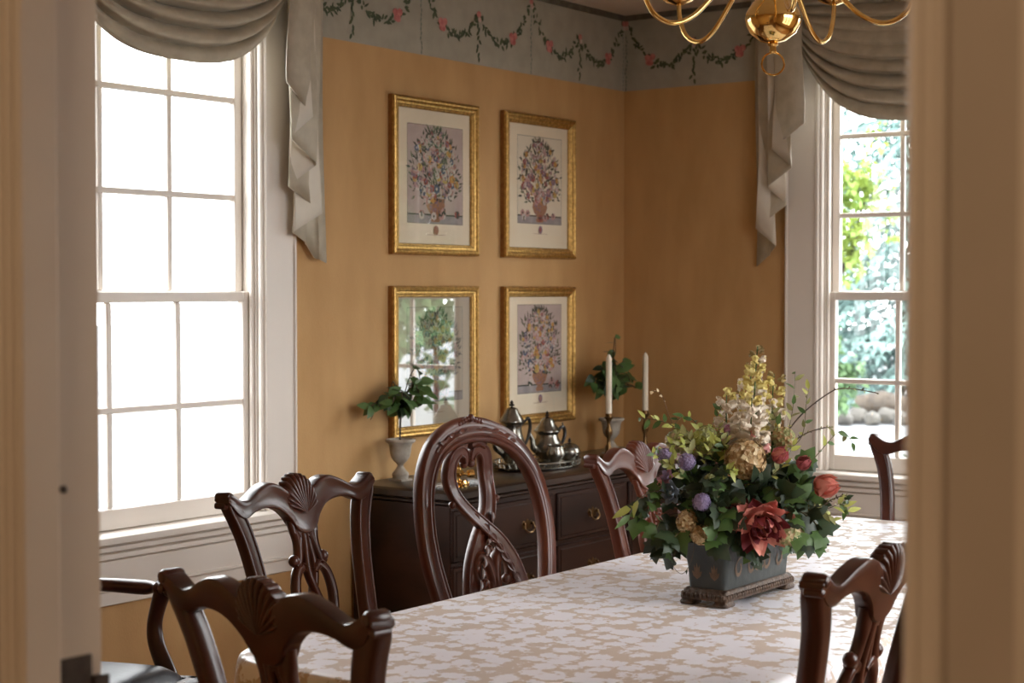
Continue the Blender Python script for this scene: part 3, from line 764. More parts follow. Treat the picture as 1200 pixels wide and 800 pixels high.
for s in (-1, 1):
    for k in range(7):
        x = s*(.012+k*.022); zz = 1.103 - .35*(x*x)/.243 - max(0, abs(x)-.1)*.12
        mb.leaf((x, lean3(x, zz)+.0165, zz-.014), (s*.9, .15, -.25+.3*(k % 2)), (0,1,0), .030, .015, 0, -.02, .3)
    for k in range(4):
        mb.sphere((s*(.010+.012*k), lean3(0,1.12)+.012, 1.118-.0035*k), .0075, 8, 6)
mb.sphere((0, lean3(0,1.12)+.014, 1.120), .011, 10, 8)
mb.build('acanthus_carving', M['wood2'], hoop, 60)
mb = MB()
def L3(x, z): return lean3(x, z) - .034*math.exp(-((z-.955)/.085)**2)
for s in (-1, 1):
    # one strand: from the top scroll round the teardrop, across the crossing, out to the flared foot
    ribbon(mb, [(s*.016,1.004,.009),(s*.024,1.026,.012),(s*.048,1.036,.016),(s*.074,1.018,.020),(s*.084,.975,.021),(s*.076,.925,.021),(s*.046,.880,.020),(s*.006,.842,.020),(-s*.040,.800,.021),(-s*.078,.745,.024),(-s*.100,.675,.027),(-s*.110,.60,.028),(-s*.108,.50,.028),(-s*.100,.44,.028)],
           th=.026, off=.005*s, ln=L3, prof=FLAT)
    ribbon(mb, [(s*.010,1.048,.012),(s*.040,1.054,.012),(s*.066,1.042,.010)], th=.024, ln=L3)
    ball(mb, s*.015, 1.000, .012, 1, .002, L3)
    ball(mb, s*.094, .902, .010, 1, 0, L3)
    ribbon(mb, [(s*.004,.62,.010),(s*.006,.70,.011),(s*.020,.755,.013),(s*.050,.768,.014),(s*.072,.742,.014),(s*.068,.705,.012),(s*.048,.694,.009)], th=.026, ln=L3)
    ball(mb, s*.046, .700, .013, 1, .003, L3)
    ball(mb, s*.036, .660, .011, 1, .003, L3)
ball(mb, 0, .782, .011, 1, 0, L3)
ribbon(mb, [(0,.70,.018),(0,.60,.016),(0,.50,.018),(0,.44,.05)], th=.022, ln=L3)
ribbon(mb, [(0,1.060,.020),(0,1.080,.030)], th=.024, ln=L3)
for s in (-1, 1):
    for k in range(9):
        q = k/8; x = -s*lerp(-.045,.100,q**.85); zz = lerp(.875,.66,q)
        mb.leaf((x, L3(x, zz)+.011, zz), (-s*.6, .25, -.8), (0,1,0), .034, .022, 0, -.15, .5)
mb.build('splat', M['wood2'], hc, 60)
seat_parts(hc, M['wood2'], M['seatcloth'])
for s in (-1, 1):
    cabriole(s).build('leg', M['wood2'], hc, 60)
    mb = MB(); rings = []
    for zz, yy, hw in ((.47,-.20,.024),(.30,-.205,.021),(.15,-.235,.019),(.0,-.285,.020)):
        rings.append([(s*.172+a*hw, yy+b*hw, zz) for a, b in ((-1,-.8),(-.8,-1),(.8,-1),(1,-.8),(1,.8),(.8,1),(-.8,1),(-1,.8))])
    mb.loft(rings); mb.build('leg', M['wood2'], hc, 60)
HCX, HCY = 3.435, 2.685
hc.location = (CAM.x+HCX, CAM.y+HCY-.36, 0); hc.rotation_euler = (0,0,PI)

# ------------------------------------------------------------------ dining table and cloth
TX0, TX1, TY0, TY1, TZ = -3.880, -1.355, -2.505, -1.540, .754
tb = thing('dining_table', 'long dining table hidden under a white damask cloth', 'table', ((TX0+TX1)/2, (TY0+TY1)/2, 0))
def rrect(x0, x1, y0, y1, r, n=8):
    out = []
    for cx, cy, a0 in ((x1-r, y1-r, 0), (x0+r, y1-r, PI/2), (x0+r, y0+r, PI), (x1-r, y0+r, 1.5*PI)):
        for i in range(n+1):
            a = a0 + i*PI/2/n; out.append((cx+r*math.cos(a), cy+r*math.sin(a)))
    return out
hx, hy = (TX1-TX0)/2, (TY1-TY0)/2
mb = MB(); mb.loft([[(x, y, z) for x, y in rrect(-hx+.006, hx-.006, -hy+.006, hy-.006, .11)] for z in (TZ-.03, TZ-.003)]); mb.build('tabletop', M['wood'], tb)
mb = MB(); mb.rbox((-hx+.25, -hy+.16, TZ-.10), (hx-.25, hy-.16, TZ-.03)); mb.build('apron', M['wood'], tb)
for sx in (-1, 1):
    mb = MB(); mb.lathe([(.03,0.10),(.055,.12),(.075,.2),(.045,.3),(.06,.42),(.045,.52),(.075,.64),(.09,TZ-.1)], (sx*.72, 0, 0), 20); mb.build('pedestal', M['wood'], tb)
    for a in (.6, 2.54, -.6, -2.54):
        mb = MB(); ca, sa = math.cos(a), math.sin(a)
        mb.tube(crom([(sx*.72+ca*r, sa*r, z) for r, z in ((.03,.20),(.12,.19),(.22,.10),(.30,.035),(.335,.03))], 4), [.03]*4+[.026]*4+[.022]*4+[.02]*4+[.016], 10)
        mb.build('leg', M['wood'], tb)
# cloth: rings from the middle of the top outwards, over the edge and down in soft folds
mb = MB(); NP = 360
def outline(g, r):
    P = rrect(TX0-g, TX1+g, TY0-g, TY1+g, r, 24)
    d = [0]
    for i in range(len(P)):
        a, b = P[i], P[(i+1) % len(P)]; d.append(d[-1]+math.hypot(b[0]-a[0], b[1]-a[1]))
    out = []; j = 0
    for i in range(NP):
        s = d[-1]*i/NP
        while d[j+1] < s: j += 1
        t = (s-d[j])/max(1e-9, d[j+1]-d[j]); a, b = P[j], P[(j+1) % len(P)]
        out.append((lerp(a[0], b[0], t), lerp(a[1], b[1], t)))
    return out
cxm, cym = (TX0+TX1)/2, (TY0+TY1)/2
rings = []
O = outline(.002, .12)
rc = random.Random(5); ph = [rc.uniform(0, 6) for _ in range(6)]
for k in (0.0, .2, .4, .6, .75, .86, .93, .97, .99):
    rings.append([(cxm+(x-cxm)*max(k, .002), cym+(y-cym)*max(k, .002), TZ+.0005*math.sin(x*9+y*7)) for x, y in O])
rings.append([(x, y, TZ-.001) for x, y in outline(.003, .122)])
for zz, g in ((-.004,.0075),(-.012,.011),(-.03,.013),(-.07,.014),(-.12,.016),(-.17,.018),(-.215,.020)):
    oo = outline(g, .12+g); rr = []
    for i, (x, y) in enumerate(oo):
        a = 2*PI*i/NP; wv = .5*math.sin(23*a+ph[0]) + .3*math.sin(41*a+ph[1]) + .35*math.sin(11*a+ph[2])
        k = min(1, max(0, (-zz-.012)/.2)); dx, dy = x-cxm, y-cym; cn = 1 if abs(dx) > hx-.14 and abs(dy) > hy-.14 else .55
        nx_, ny_ = (math.copysign(1, dx) if abs(dx) > hx-.03 else 0), (math.copysign(1, dy) if abs(dy) > hy-.03 else 0)
        if nx_ == 0 and ny_ == 0: nx_, ny_ = math.copysign(.7, dx), math.copysign(.7, dy)
        am = (.016*wv+.012)*k*cn
        rr.append((x+nx_*am, y+ny_*am, TZ+zz))
    rings.append(rr)
mb.loft(rings, True, False)
cl = mb.build('tablecloth', M['damask'], None, 60); tag(cl, 'white damask tablecloth draped over the long dining table', 'tablecloth'); solidify(cl, .0012)

# ------------------------------------------------------------------ sideboard
SB = dict(x0=-1.80, x1=-.065, yb=-.012, yf=-.450, z=.785)
sd = thing('sideboard', 'dark mahogany sideboard with brass bail pulls below the framed prints', 'sideboard', (-.93, -.23, 0))
ox, oy = -.93, -.23
mb = MB(); mb.rbox((SB['x0']-ox-.0, SB['yf']-oy-.022, .752), (SB['x1']-ox, SB['yb']-oy, .785), .007)
mb.rbox((SB['x0']-ox+.012, SB['yf']-oy-.010, .738), (SB['x1']-ox-.012, SB['yb']-oy, .752), .004); mb.build('top', M['dtop'], sd)
mb = MB(); mb.rbox((SB['x0']-ox+.022, SB['yf']-oy+.004, .16), (SB['x1']-ox-.022, SB['yb']-oy, .738), .004); mb.build('carcass', M['dwood'], sd)
mb = MB(); mb.rbox((SB['x0']-ox+.012, SB['yf']-oy-.008, .10), (SB['x1']-ox-.012, SB['yb']-oy, .165), .008); mb.build('plinth', M['dwood'], sd)
for sx in (-1, 1):
    for sy in (-1, 1):
        mb = MB(); mx_ = sx*.80; my_ = sy*.165
        mb.loft([[(mx_+a*q, my_+b*q, z) for a, b in ((-1,-1),(1,-1),(1,1),(-1,1))] for z, q in ((0,.035),(.03,.045),(.06,.032),(.11,.055))]); mb.build('foot', M['dwood'], sd)
def bail(par, x, z, y):
    mb = MB()
    mb.loft([[(x+a*.034*(1-.1*k), y-.002*k, z+.006+b*.020) for a, b in ((-1,.1),(-.75,.8),(-.3,.6),(0,1.1),(.3,.6),(.75,.8),(1,.1),(.7,-.7),(0,-1),(-.7,-.7))] for k in (0, 1)])
    for s in (-1, 1): mb.sphere((x+s*.024, y-.006, z+.010), .006, 8, 6)
    mb.tube(crom([(x-.024, y-.008, z+.010),(x-.028,y-.014,z-.006),(x-.012,y-.016,z-.018),(x,y-.016,z-.020),(x+.012,y-.016,z-.018),(x+.028,y-.014,z-.006),(x+.024,y-.008,z+.010)], 4), .0032, 6)
    mb.build('bail_pull', M['bronze'], par)
yf = SB['yf']-oy+.004
for c0, c1, hs in ((-1.775, -1.185, (-1.60,-1.356)), (-1.160, -.700, (-.938,)), (-.675, -.090, (-.52,-.27))):
    for z0, z1 in ((.545,.720),(.355,.530),(.180,.340)):
        mb = MB(); mb.rbox((c0-ox, yf-.010, z0), (c1-ox, yf+.004, z1), .004); mb.rbox((c0-ox+.014, yf-.013, z0+.014), (c1-ox-.014, yf-.006, z1-.014), .004)
        d = mb.build('drawer', M['dwood'], sd)
        for h in hs: bail(d, h-ox, (z0+z1)/2-.01, yf-.013)
STZ = .785

# ------------------------------------------------------------------ things on the sideboard
def leafcloud(mb, c, rad, n, seed, L=(.05,.08), mi=(0,), droop=.3, W=.55, flat=.6):
    r = random.Random(seed)
    for i in range(n):
        a = r.uniform(0, 2*PI); e = r.uniform(-.6, 1.0); q = r.uniform(.25, 1)
        d = Vector((math.cos(a)*math.cos(e), math.sin(a)*math.cos(e), math.sin(e)*flat))
        p = Vector(c) + Vector((d.x*rad[0]*q, d.y*rad[1]*q, d.z*rad[2]*q))
        dd = Vector((d.x, d.y, r.uniform(-.9, .5)-droop)); ll = r.uniform(*L)
        mb.leaf(p, dd, Vector((r.uniform(-.5,.5), r.uniform(-.5,.5), 1)), ll, ll*W, r.choice(mi), .25, .2)
M['plantleaf'] = mat('plant_leaf', (.055,.12,.03), .42, c2=(.11,.19,.06), nscale=18, trans=.15)
URN = [(.026,0),(.028,.004),(.027,.014),(.030,.018),(.0285,.026),(.018,.038),(.0115,.048),(.0105,.054),(.014,.060),(.024,.070),(.032,.082),(.036,.098),(.0385,.118),(.042,.130),(.051,.136),(.053,.141),(.051,.146),(.044,.147),(.040,.140),(.036,.110),(.0,.108)]
def urn_plant(loc, label, sprays, seed):
    t = thing('potted_plant', label, 'potted plant', loc)
    mb = MB(); mb.lathe(URN, n=28, lob=.018, lobn=14); u = mb.build('urn', M['stone'], t, 50)
    mb = MB(); mb.box((-.030,-.030,-.0), (.030,.030,.006)); mb.build('urn_foot', M['stone'], u, 0)
    mb = MB(); mb.lathe([(.0,.118),(.036,.12),(.02,.126),(0,.127)], n=16); mb.build('moss', M['leafdark'], t)
    mb = MB(); lf = MB(); r = random.Random(seed)
    mb.tube(crom([(0,0,.11),(.002,.003,.18),(.004,0,.245),(.002,.002,.285)], 5), .0035, 8)
    for (dx, dy, dz, nl, L) in sprays:
        P = crom([(.003,0,.25),(dx*.4,dy*.4,.26+dz*.65),(dx*.8,dy*.8,.26+dz),(dx,dy,.25+dz*.75)], 6)
        mb.tube(P, .0018, 6)
        for i in range(nl):
            q = (i+1)/nl; p = P[min(len(P)-1, int(q*(len(P)-1)))]
            a = r.uniform(0, 6.28)
            d = Vector((dx*2+math.cos(a)*.4, dy*2+math.sin(a)*.4, r.uniform(-.55,.25)))
            ll = L*r.uniform(.75,1.15)
            lf.leaf(p, d, (r.uniform(-.6,.6), -1.0+r.uniform(-.3,.6), .8), ll, ll*.62, r.choice((0,0,1)), .25, .15)
    mb.build('stem', M['twig'], t); lf.build('foliage', [M['plantleaf'], M['leafdark']], t)
    return t
urn_plant((-1.614, -.092, STZ), 'small leafy topiary in a stone urn at the left end of the sideboard',
          [(-.11,-.02,.05,8,.06),(-.15,.01,.02,9,.055),(.08,-.03,.10,7,.062),(.12,-.01,.05,8,.062),(-.04,.01,.09,5,.06),(.05,-.05,.14,5,.055),(-.02,-.05,.03,5,.065),(.14,.0,.02,4,.055),(-.06,-.06,.06,5,.06),(.09,-.05,.07,6,.06),(-.10,-.05,.04,7,.06),(.03,-.06,.08,6,.065)], 4)
urn_plant((-.345, -.160, STZ), 'small leafy topiary in a stone urn behind the candles, near the corner',
          [(-.13,-.03,.10,9,.066),(-.17,-.01,.06,9,.06),(.07,-.03,.12,7,.07),(.12,.02,.07,7,.07),(.02,.0,.17,4,.055),(.0,-.02,.22,4,.05),(-.06,-.06,.10,7,.07),(.12,-.04,.02,4,.075),(.05,.03,.12,6,.06),(-.09,-.06,.07,8,.07),(-.05,-.05,.13,7,.065),(.05,-.06,.06,7,.07),(-.14,-.05,.02,8,.06)], 9)
# tray
tr = thing('serving_tray', 'oval silver gallery tray carrying the tea set on the sideboard', 'tray', (-.965, -.225, STZ))
def oval(a, b, z, n=56): return [(a*math.cos(2*PI*i/n), b*math.sin(2*PI*i/n), z) for i in range(n)]
mb = MB(); mb.loft([oval(.205,.135,.004), oval(.208,.138,.008), oval(.203,.133,.010)]); mb.build('tray_base', M['pewter'], tr)
mb = MB()
mb.loft([oval(.205,.135,.006), oval(.210,.140,.007), oval(.211,.141,.012), oval(.206,.136,.012), oval(.205,.135,.006)], True, False)
mb.loft([oval(.209,.139,.026), oval(.213,.143,.027), oval(.213,.143,.031), oval(.208,.138,.031), oval(.209,.139,.026)], True, False)
for i in range(72):
    a = 2*PI*i/72; b = a + .045*(1 if i % 2 else -1)
    mb.tube([(.208*math.cos(a), .138*math.sin(a), .011), (.211*math.cos(b), .141*math.sin(b), .028)], .0022, 4)
mb.build('pierced_gallery', M['pewter'], tr)
for sx in (-1, 1):
    for sy in (-1, 1): 
        mb = MB(); mb.sphere((sx*.12, sy*.085, .003), .007, 8, 6, 0, None, (1,1,.5)); mb.build('foot', M['pewter'], tr)
def finial(mb, z, s=1):
    mb.lathe([(.004*s,0),(.003*s,.004*s),(.010*s,.008*s),(.011*s,.011*s),(.005*s,.015*s),(.007*s,.020*s),(.002*s,.027*s),(0,.029*s)], (0,0,z), 12)
def handle(P, name, t, r=.0055, m='black'):
    mb = MB(); Q = crom(P, 6); k = len(Q); mb.tube(Q, [r*(1+.35*math.sin(PI*i/(k-1))) for i in range(k)], 8, flat=.8); return mb.build(name, M[m], t)
PZ = STZ+.010
cp = thing('coffee_pot', 'tall pewter coffee pot with black finial, left on the tray', 'coffee pot', (-1.057, -.172, PZ), math.radians(-20))
mb = MB(); mb.lathe([(.036,0),(.038,.004),(.034,.008),(.026,.014),(.030,.020),(.046,.040),(.053,.062),(.050,.085),(.040,.115),(.036,.140),(.040,.160),(.047,.166),(.047,.170)], n=30, lob=.012, lobn=10); mb.build('body', M['pewter'], cp)
mb = MB(); mb.lathe([(.047,.170),(.043,.176),(.037,.188),(.027,.202),(.024,.210),(.019,.217),(.008,.221),(0,.222)], n=30, lob=.012, lobn=10); ld = mb.build('lid', M['pewter'], cp)
mb = MB(); finial(mb, .219); mb.build('finial', M['black'], ld)
handle([(.040,0,.150),(.062,0,.168),(.076,0,.176),(.084,0,.150),(.078,0,.115),(.064,0,.082),(.052,0,.070)], 'handle', cp)
mb = MB(); Q = crom([(-.046,0,.055),(-.072,0,.075),(-.080,0,.110),(-.092,0,.145),(-.104,0,.158)], 5); mb.tube(Q, [lerp(.016,.007,i/(len(Q)-1)) for i in range(len(Q))], 10); mb.build('spout', M['pewter'], cp)
tp = thing('teapot', 'squat pewter teapot with curved black handle, right on the tray', 'teapot', (-.850, -.190, PZ), math.radians(-8))
mb = MB(); mb.lathe([(.034,0),(.036,.004),(.030,.010),(.034,.018),(.052,.034),(.060,.052),(.056,.072),(.044,.090),(.041,.104),(.047,.114),(.052,.117),(.052,.121)], n=30, lob=.014, lobn=10); mb.build('body', M['pewter'], tp)
mb = MB(); mb.lathe([(.052,.121),(.046,.126),(.038,.136),(.029,.148),(.026,.158),(.018,.168),(.007,.172),(0,.173)], n=30, lob=.014, lobn=10); ld = mb.build('lid', M['pewter'], tp)
mb = MB(); finial(mb, .170, .9); mb.build('finial', M['black'], ld)
handle([(.043,0,.096),(.060,0,.110),(.076,0,.126),(.092,0,.128),(.101,0,.112),(.098,0,.088),(.086,0,.068),(.078,0,.058)], 'handle', tp, .006)
mb = MB(); mb.tube(crom([(.090,0,.128),(.089,0,.139),(.088,0,.146)], 3), .003, 6); mb.build('handle_thumbpiece', M['black'], tp)
mb = MB(); Q = crom([(-.052,0,.045),(-.078,0,.060),(-.086,0,.090),(-.100,0,.114)], 5); mb.tube(Q, [lerp(.017,.007,i/(len(Q)-1)) for i in range(len(Q))], 10); mb.build('spout', M['pewter'], tp)
cr = thing('cream_jug', 'small dark open pewter jug in front of the teapot on the tray', 'jug', (-.945, -.298, PZ), math.radians(-150))
mb = MB(); mb.lathe([(.022,0),(.024,.003),(.016,.008),(.022,.016),(.034,.034),(.036,.048),(.030,.062),(.029,.070),(.036,.078),(.034,.078),(.027,.068),(.0,.05)], n=24); mb.build('body', M['pewter'], cr)
handle([(.030,0,.068),(.048,0,.072),(.056,0,.052),(.044,0,.030),(.034,0,.028)], 'handle', cr, .0035, 'pewter')
sg = thing('sugar_bowl', 'small lidded pewter sugar bowl with black knob at the right of the tray', 'sugar bowl', (-.846, -.292, PZ))
mb = MB(); mb.lathe([(.024,0),(.026,.003),(.020,.008),(.026,.016),(.040,.034),(.042,.046),(.037,.056),(.038,.060)], n=24); mb.build('body', M['pewter'], sg)
mb = MB(); mb.lathe([(.038,.060),(.034,.064),(.024,.072),(.010,.077),(0,.078)], n=24); ld = mb.build('lid', M['pewter'], sg)
mb = MB(); finial(mb, .076, .75); mb.build('finial', M['black'], ld)
handle([(.040,0,.052),(.054,0,.060),(.060,0,.044),(.050,0,.026),(.040,0,.030)], 'handle', sg, .0032, 'pewter')
# candlesticks and candles
CS = [(r_, z_*1.42) for r_, z_ in [(.040,0),(.041,.004),(.034,.008),(.018,.012),(.010,.022),(.012,.030),(.008,.038),(.007,.056),(.014,.068),(.015,.078),(.008,.088),(.007,.100),(.013,.108),(.017,.113),(.017,.117),(.012,.118),(.012,.126),(.0,.126)]]
def candle(loc, lab_s, lab_c, first=None):
    s = thing('candlestick', lab_s, 'candlestick', loc, 0, 'candlesticks on the sideboard')
    mb = MB(); mb.lathe(CS[:14], n=22); mb.build('stick', M['bronze'], s); mb = MB(); mb.lathe([(.0,.157),(.019,.158),(.020,.162),(.013,.165),(.0125,.178),(0,.178)], n=20); mb.build('candle_cup', M['bronze'], s)
    c = thing('taper_candle', lab_c, 'candle', (loc[0], loc[1], loc[2]+.1783), 0, 'taper candles on the sideboard')
    mb = MB(); mb.lathe([(.0125,0),(.0123,.1),(.0118,.205),(.0112,.222),(.004,.236),(0,.238)], n=16); mb.build('wax', M['wax'], c)
    mb = MB(); mb.tube([(0,0,.235),(.0006,0,.243)], .0008, 5); mb.build('wick', M['black'], c)
candle((-.500, -.247, STZ), 'turned bronze candlestick in front of the right urn', 'cream taper candle standing in front of the right urn')
candle((-.262, -.272, STZ), 'turned bronze candlestick at the right end of the sideboard', 'cream taper candle nearest the corner, right of the other one')
# brass ornament seen through the hoop chair
bo = thing('brass_ornament', 'small polished brass ornament with round knobs, seen through the hoop-backed chair', 'ornament', (-1.655, -.385, STZ), math.radians(-25))
mb = MB(); mb.lathe([(.030,0),(.031,.004),(.022,.008),(.009,.016),(.006,.030),(.010,.038),(.006,.044)], n=20); mb.build('base', M['brass'], bo)
mb = MB(); mb.tube([(-.040,0,.044),(.040,0,.044)], .005, 10); mb.build('crossbar', M['brass'], bo)
for s in (-1, 1):
    mb = MB(); mb.tube([(s*.034,0,.044),(s*.036,0,.044),(s*.056,0,.044),(s*.058,0,.044)], [.006,.013,.013,.006], 14); mb.build('knob', M['brass'], bo)
mb = MB(); mb.lathe([(.020,.044),(.021,.05),(.013,.058),(.006,.068),(.010,.076),(.008,.084),(.004,.090),(.008,.098),(.003,.106),(0,.107)], n=18); mb.build('finial', M['brass'], bo)
mb = MB(); mb.tube(crom([(0,0,.02),(0,-.02,.022),(0,-.04,.018)], 4), .004, 8); mb.tube([(0,-.038,.017),(0,-.040,.017),(0,-.056,.017),(0,-.058,.017)], [.005,.0115,.0115,.005], 14); mb.build('knob', M['brass'], bo)

# ------------------------------------------------------------------ chandelier
chd = thing('chandelier', 'polished brass chandelier with curved arms hanging over the table', 'chandelier', (-6.097+3.482, -3.867+1.800, 2.08))
mb = MB(); mb.lathe([(0,-.052),(.012,-.052),(.03,-.047),(.052,-.030),(.062,-.012),(.0655,.004),(.062,.020),(.048,.042),(.030,.055),(.018,.062),(.016,.075),(.024,.085),(.028,.10),(.018,.115),(.012,.13),(.012,.20),(.024,.22),(.034,.25),(.024,.285),(.010,.31),(.010,.34)], n=40); mb.build('body', M['brass'], chd, 60)
mb = MB(); mb.lathe([(.0,-.051),(.010,-.052),(.013,-.056),(.008,-.060),(.009,-.072),(.006,-.076),(0,-.077)], n=18); mb.build('finial', M['brass'], chd)
mb = MB(); mb.tube([(.026*math.cos(a)*math.sin(YAW), -.026*math.cos(a)*math.cos(YAW), -.100+.026*math.sin(a)) for a in [2*PI*i/28 for i in range(28)]], .0024, 8, closed=True); mb.build('ring', M['brass'], chd)
for a in (36, -36, 108, -108, 180):
    an = YAW + math.radians(a); ca, sa = math.cos(an), math.sin(an)
    g = MB(); Q = crom([(r*ca, r*sa, z) for r, z in ((.016,.085),(.055,.118),(.100,.108),(.148,.055),(.200,.003),(.252,-.018),(.298,.0),(.322,.042),(.328,.085))], 7)
    g.tube(Q, .0060, 10); ao = g.build('arm', M['brass'], chd, 60)
    g = MB(); g.lathe([(.006,.08),(.030,.088),(.040,.094),(.041,.098),(.020,.098),(.014,.102),(.015,.125),(.012,.128),(0,.128)], (.328*ca, .328*sa, 0), 18); g.build('candle_cup', M['brass'], ao)
    g = MB(); g.lathe([(.0105,.127),(.0105,.20),(.007,.205),(0,.206)], (.328*ca, .328*sa, 0), 12); g.build('candle_sleeve', M['wax'], ao)
mb = MB()
for i in range(7):
    z = .345+i*.028; a = i % 2
    mb.tube([(.010*math.cos(t)*(1-a), .010*math.cos(t)*a, z+.018*math.sin(t)) for t in [2*PI*k/14 for k in range(14)]], .0022, 6, closed=True)
mb.build('chain', M['brass'], chd)
mb = MB(); mb.lathe([(0,.525),(.02,.526),(.05,.545),(.058,.556),(.058,.5598),(0,.5598)], n=24); mb.build('ceiling_rose', M['brass'], chd)

# ------------------------------------------------------------------ flower arrangement on the table
FL = Vector((-2.738, -2.050, .7565))
fa_ = thing('flower_arrangement', 'mixed flower arrangement with red peony in a dark painted planter on the tablecloth', 'flower arrangement', FL)
fr_ = random.Random(21)
M['planter'] = mat('planter_paint', (.014,.019,.019), .5, c2=(.032,.037,.034), nscale=14, bump=.1)
M['ornament'] = mat('planter_ornament', (.10,.058,.030), .6, c2=(.16,.095,.055), nscale=60)
M['plbase'] = mat('planter_base', (.045,.026,.016), .5, .3, c2=(.11,.065,.04), nscale=70, bump=.4, bscale=160)
for k, c, c2 in (('peony','(.60,.14,.12)','(.78,.36,.28)'),('peonyd','(.10,.012,.018)','(.20,.03,.035)'),('rose','(.42,.07,.10)','(.55,.16,.17)'),('coral','(.62,.16,.12)','(.72,.28,.20)'),
                 ('tan','(.34,.20,.08)','(.48,.32,.15)'),('tanp','(.55,.42,.22)','(.64,.50,.30)'),('allium','(.20,.15,.28)','(.33,.26,.40)'),('blueflower','(.14,.19,.27)','(.30,.36,.42)'),
                 ('mauve','(.38,.16,.26)','(.50,.28,.36)'),('cream','(.66,.55,.42)','(.76,.68,.56)'),('yellow','(.62,.50,.14)','(.72,.62,.25)'),('pinkb','(.66,.26,.26)','(.74,.40,.36)'),('dried','(.22,.15,.06)','(.36,.27,.10)'),('olive','(.22,.23,.08)','(.36,.36,.15)')):
    M['f_'+k] = mat('petal_'+k, eval(c), .6, c2=eval(c2), nscale=30, sss=0, trans=.15)
def rr_ring(a, b, z, r=.012, n=5): return [(x, y, z) for x, y in rrect(-a, a, -b, b, r, n)]
mb = MB(); mb.loft([rr_ring(a, b, z, .014) for a, b, z in ((.150,.048,.034),(.151,.049,.05),(.153,.051,.08),(.157,.055,.11),(.163,.061,.132),(.165,.063,.137),(.160,.058,.137),(.15,.05,.12))], True, True)
pl = mb.build('planter', M['planter'], fa_, 40)
mb = MB(); mb.loft([rr_ring(a, b, z, .006) for a, b, z in ((.158,.052,.010),(.166,.058,.012),(.167,.059,.018),(.162,.055,.026),(.160,.054,.032),(.154,.050,.036))], True, True)
for k in range(30):
    x = lerp(-.156, .156, k/29); mb.sphere((x, -.057, .021), .0066, 8, 6, 0, None, (.7,.7,1)); mb.sphere((x, .057, .021), .0066, 8, 6, 0, None, (.7,.7,1))
for k in range(10):
    y = lerp(-.05, .05, k/9); mb.sphere((-.165, y, .021), .0066, 8, 6, 0, None, (.7,.7,1)); mb.sphere((.165, y, .021), .0066, 8, 6, 0, None, (.7,.7,1))
mb.build('base_moulding', M['plbase'], pl)
for sx in (-1, 1):
    for sy in (-1, 1):
        mb = MB(); mb.loft([rr_ring(.020+q, .015+q*.6, z, .008) for q, z in ((.003,0),(.005,.005),(0,.012))]); 
        mb.v = [Vector((v.x+sx*.145, v.y+sy*.042, v.z)) for v in mb.v]; mb.build('foot', M['plbase'], pl)
# painted scrolls on the long side and the end
def onlong(u, z): return (u, -(interp([(.034,.048),(.08,.051),(.11,.055),(.137,.063)], z)+.0012), z)
def onend(u, z): return (-(interp([(.034,.150),(.08,.153),(.11,.157),(.137,.165)], z)+.0012), u, z)
def scroll(fn, cx, s, r0=.020, zc=.082):
    mb = MB()
    A = [(cx + s*r0*(1-t*.62)*math.cos(t*6.2+1.2), zc + r0*1.25*(1-t*.6)*math.sin(t*6.2+1.2)) for t in [i/26 for i in range(27)]]
    for i in range(26):
        w_ = .0045*(1-abs(i/13-1)*.6); (x, z), (x2, z2) = A[i], A[i+1]; dx, dz = x2-x, z2-z; l_ = math.hypot(dx, dz) or 1; nx, nz = -dz/l_*w_, dx/l_*w_
        mb.fan([fn(x+nx, z+nz), fn(x2+nx, z2+nz), fn(x2-nx, z2-nz), fn(x-nx, z-nz)])
    mb.build('painted_scroll', M['ornament'], pl, 0)
for cx in (-.095, -.035, .035, .095): scroll(onlong, cx, 1 if cx < 0 else -1, .019, .080)
for cx in (0,):
    mb = MB()
    for k in range(7):
        a = math.radians(90+(k-3)*24); mb.fan([onlong(cx+.004*math.cos(a), .06+.004*math.sin(a)), onlong(cx+.02*math.cos(a+.16), .06+.03*math.sin(a+.1)), onlong(cx+.026*math.cos(a), .06+.040*math.sin(a)), onlong(cx+.02*math.cos(a-.16), .06+.03*math.sin(a-.1))])
    mb.build('painted_palmette', M['ornament'], pl, 0)
for c in (-.022, .022):
    mb = MB()
    for k in range(5):
        a = math.radians(90+(k-2)*30); mb.fan([onend(c, .055), onend(c+.010*math.cos(a+.3), .055+.025*math.sin(a+.2)), onend(c+.015*math.cos(a), .055+.038*math.sin(a)), onend(c+.010*math.cos(a-.3), .055+.025*math.sin(a-.2))])
    mb.build('painted_palmette', M['ornament'], pl, 0)

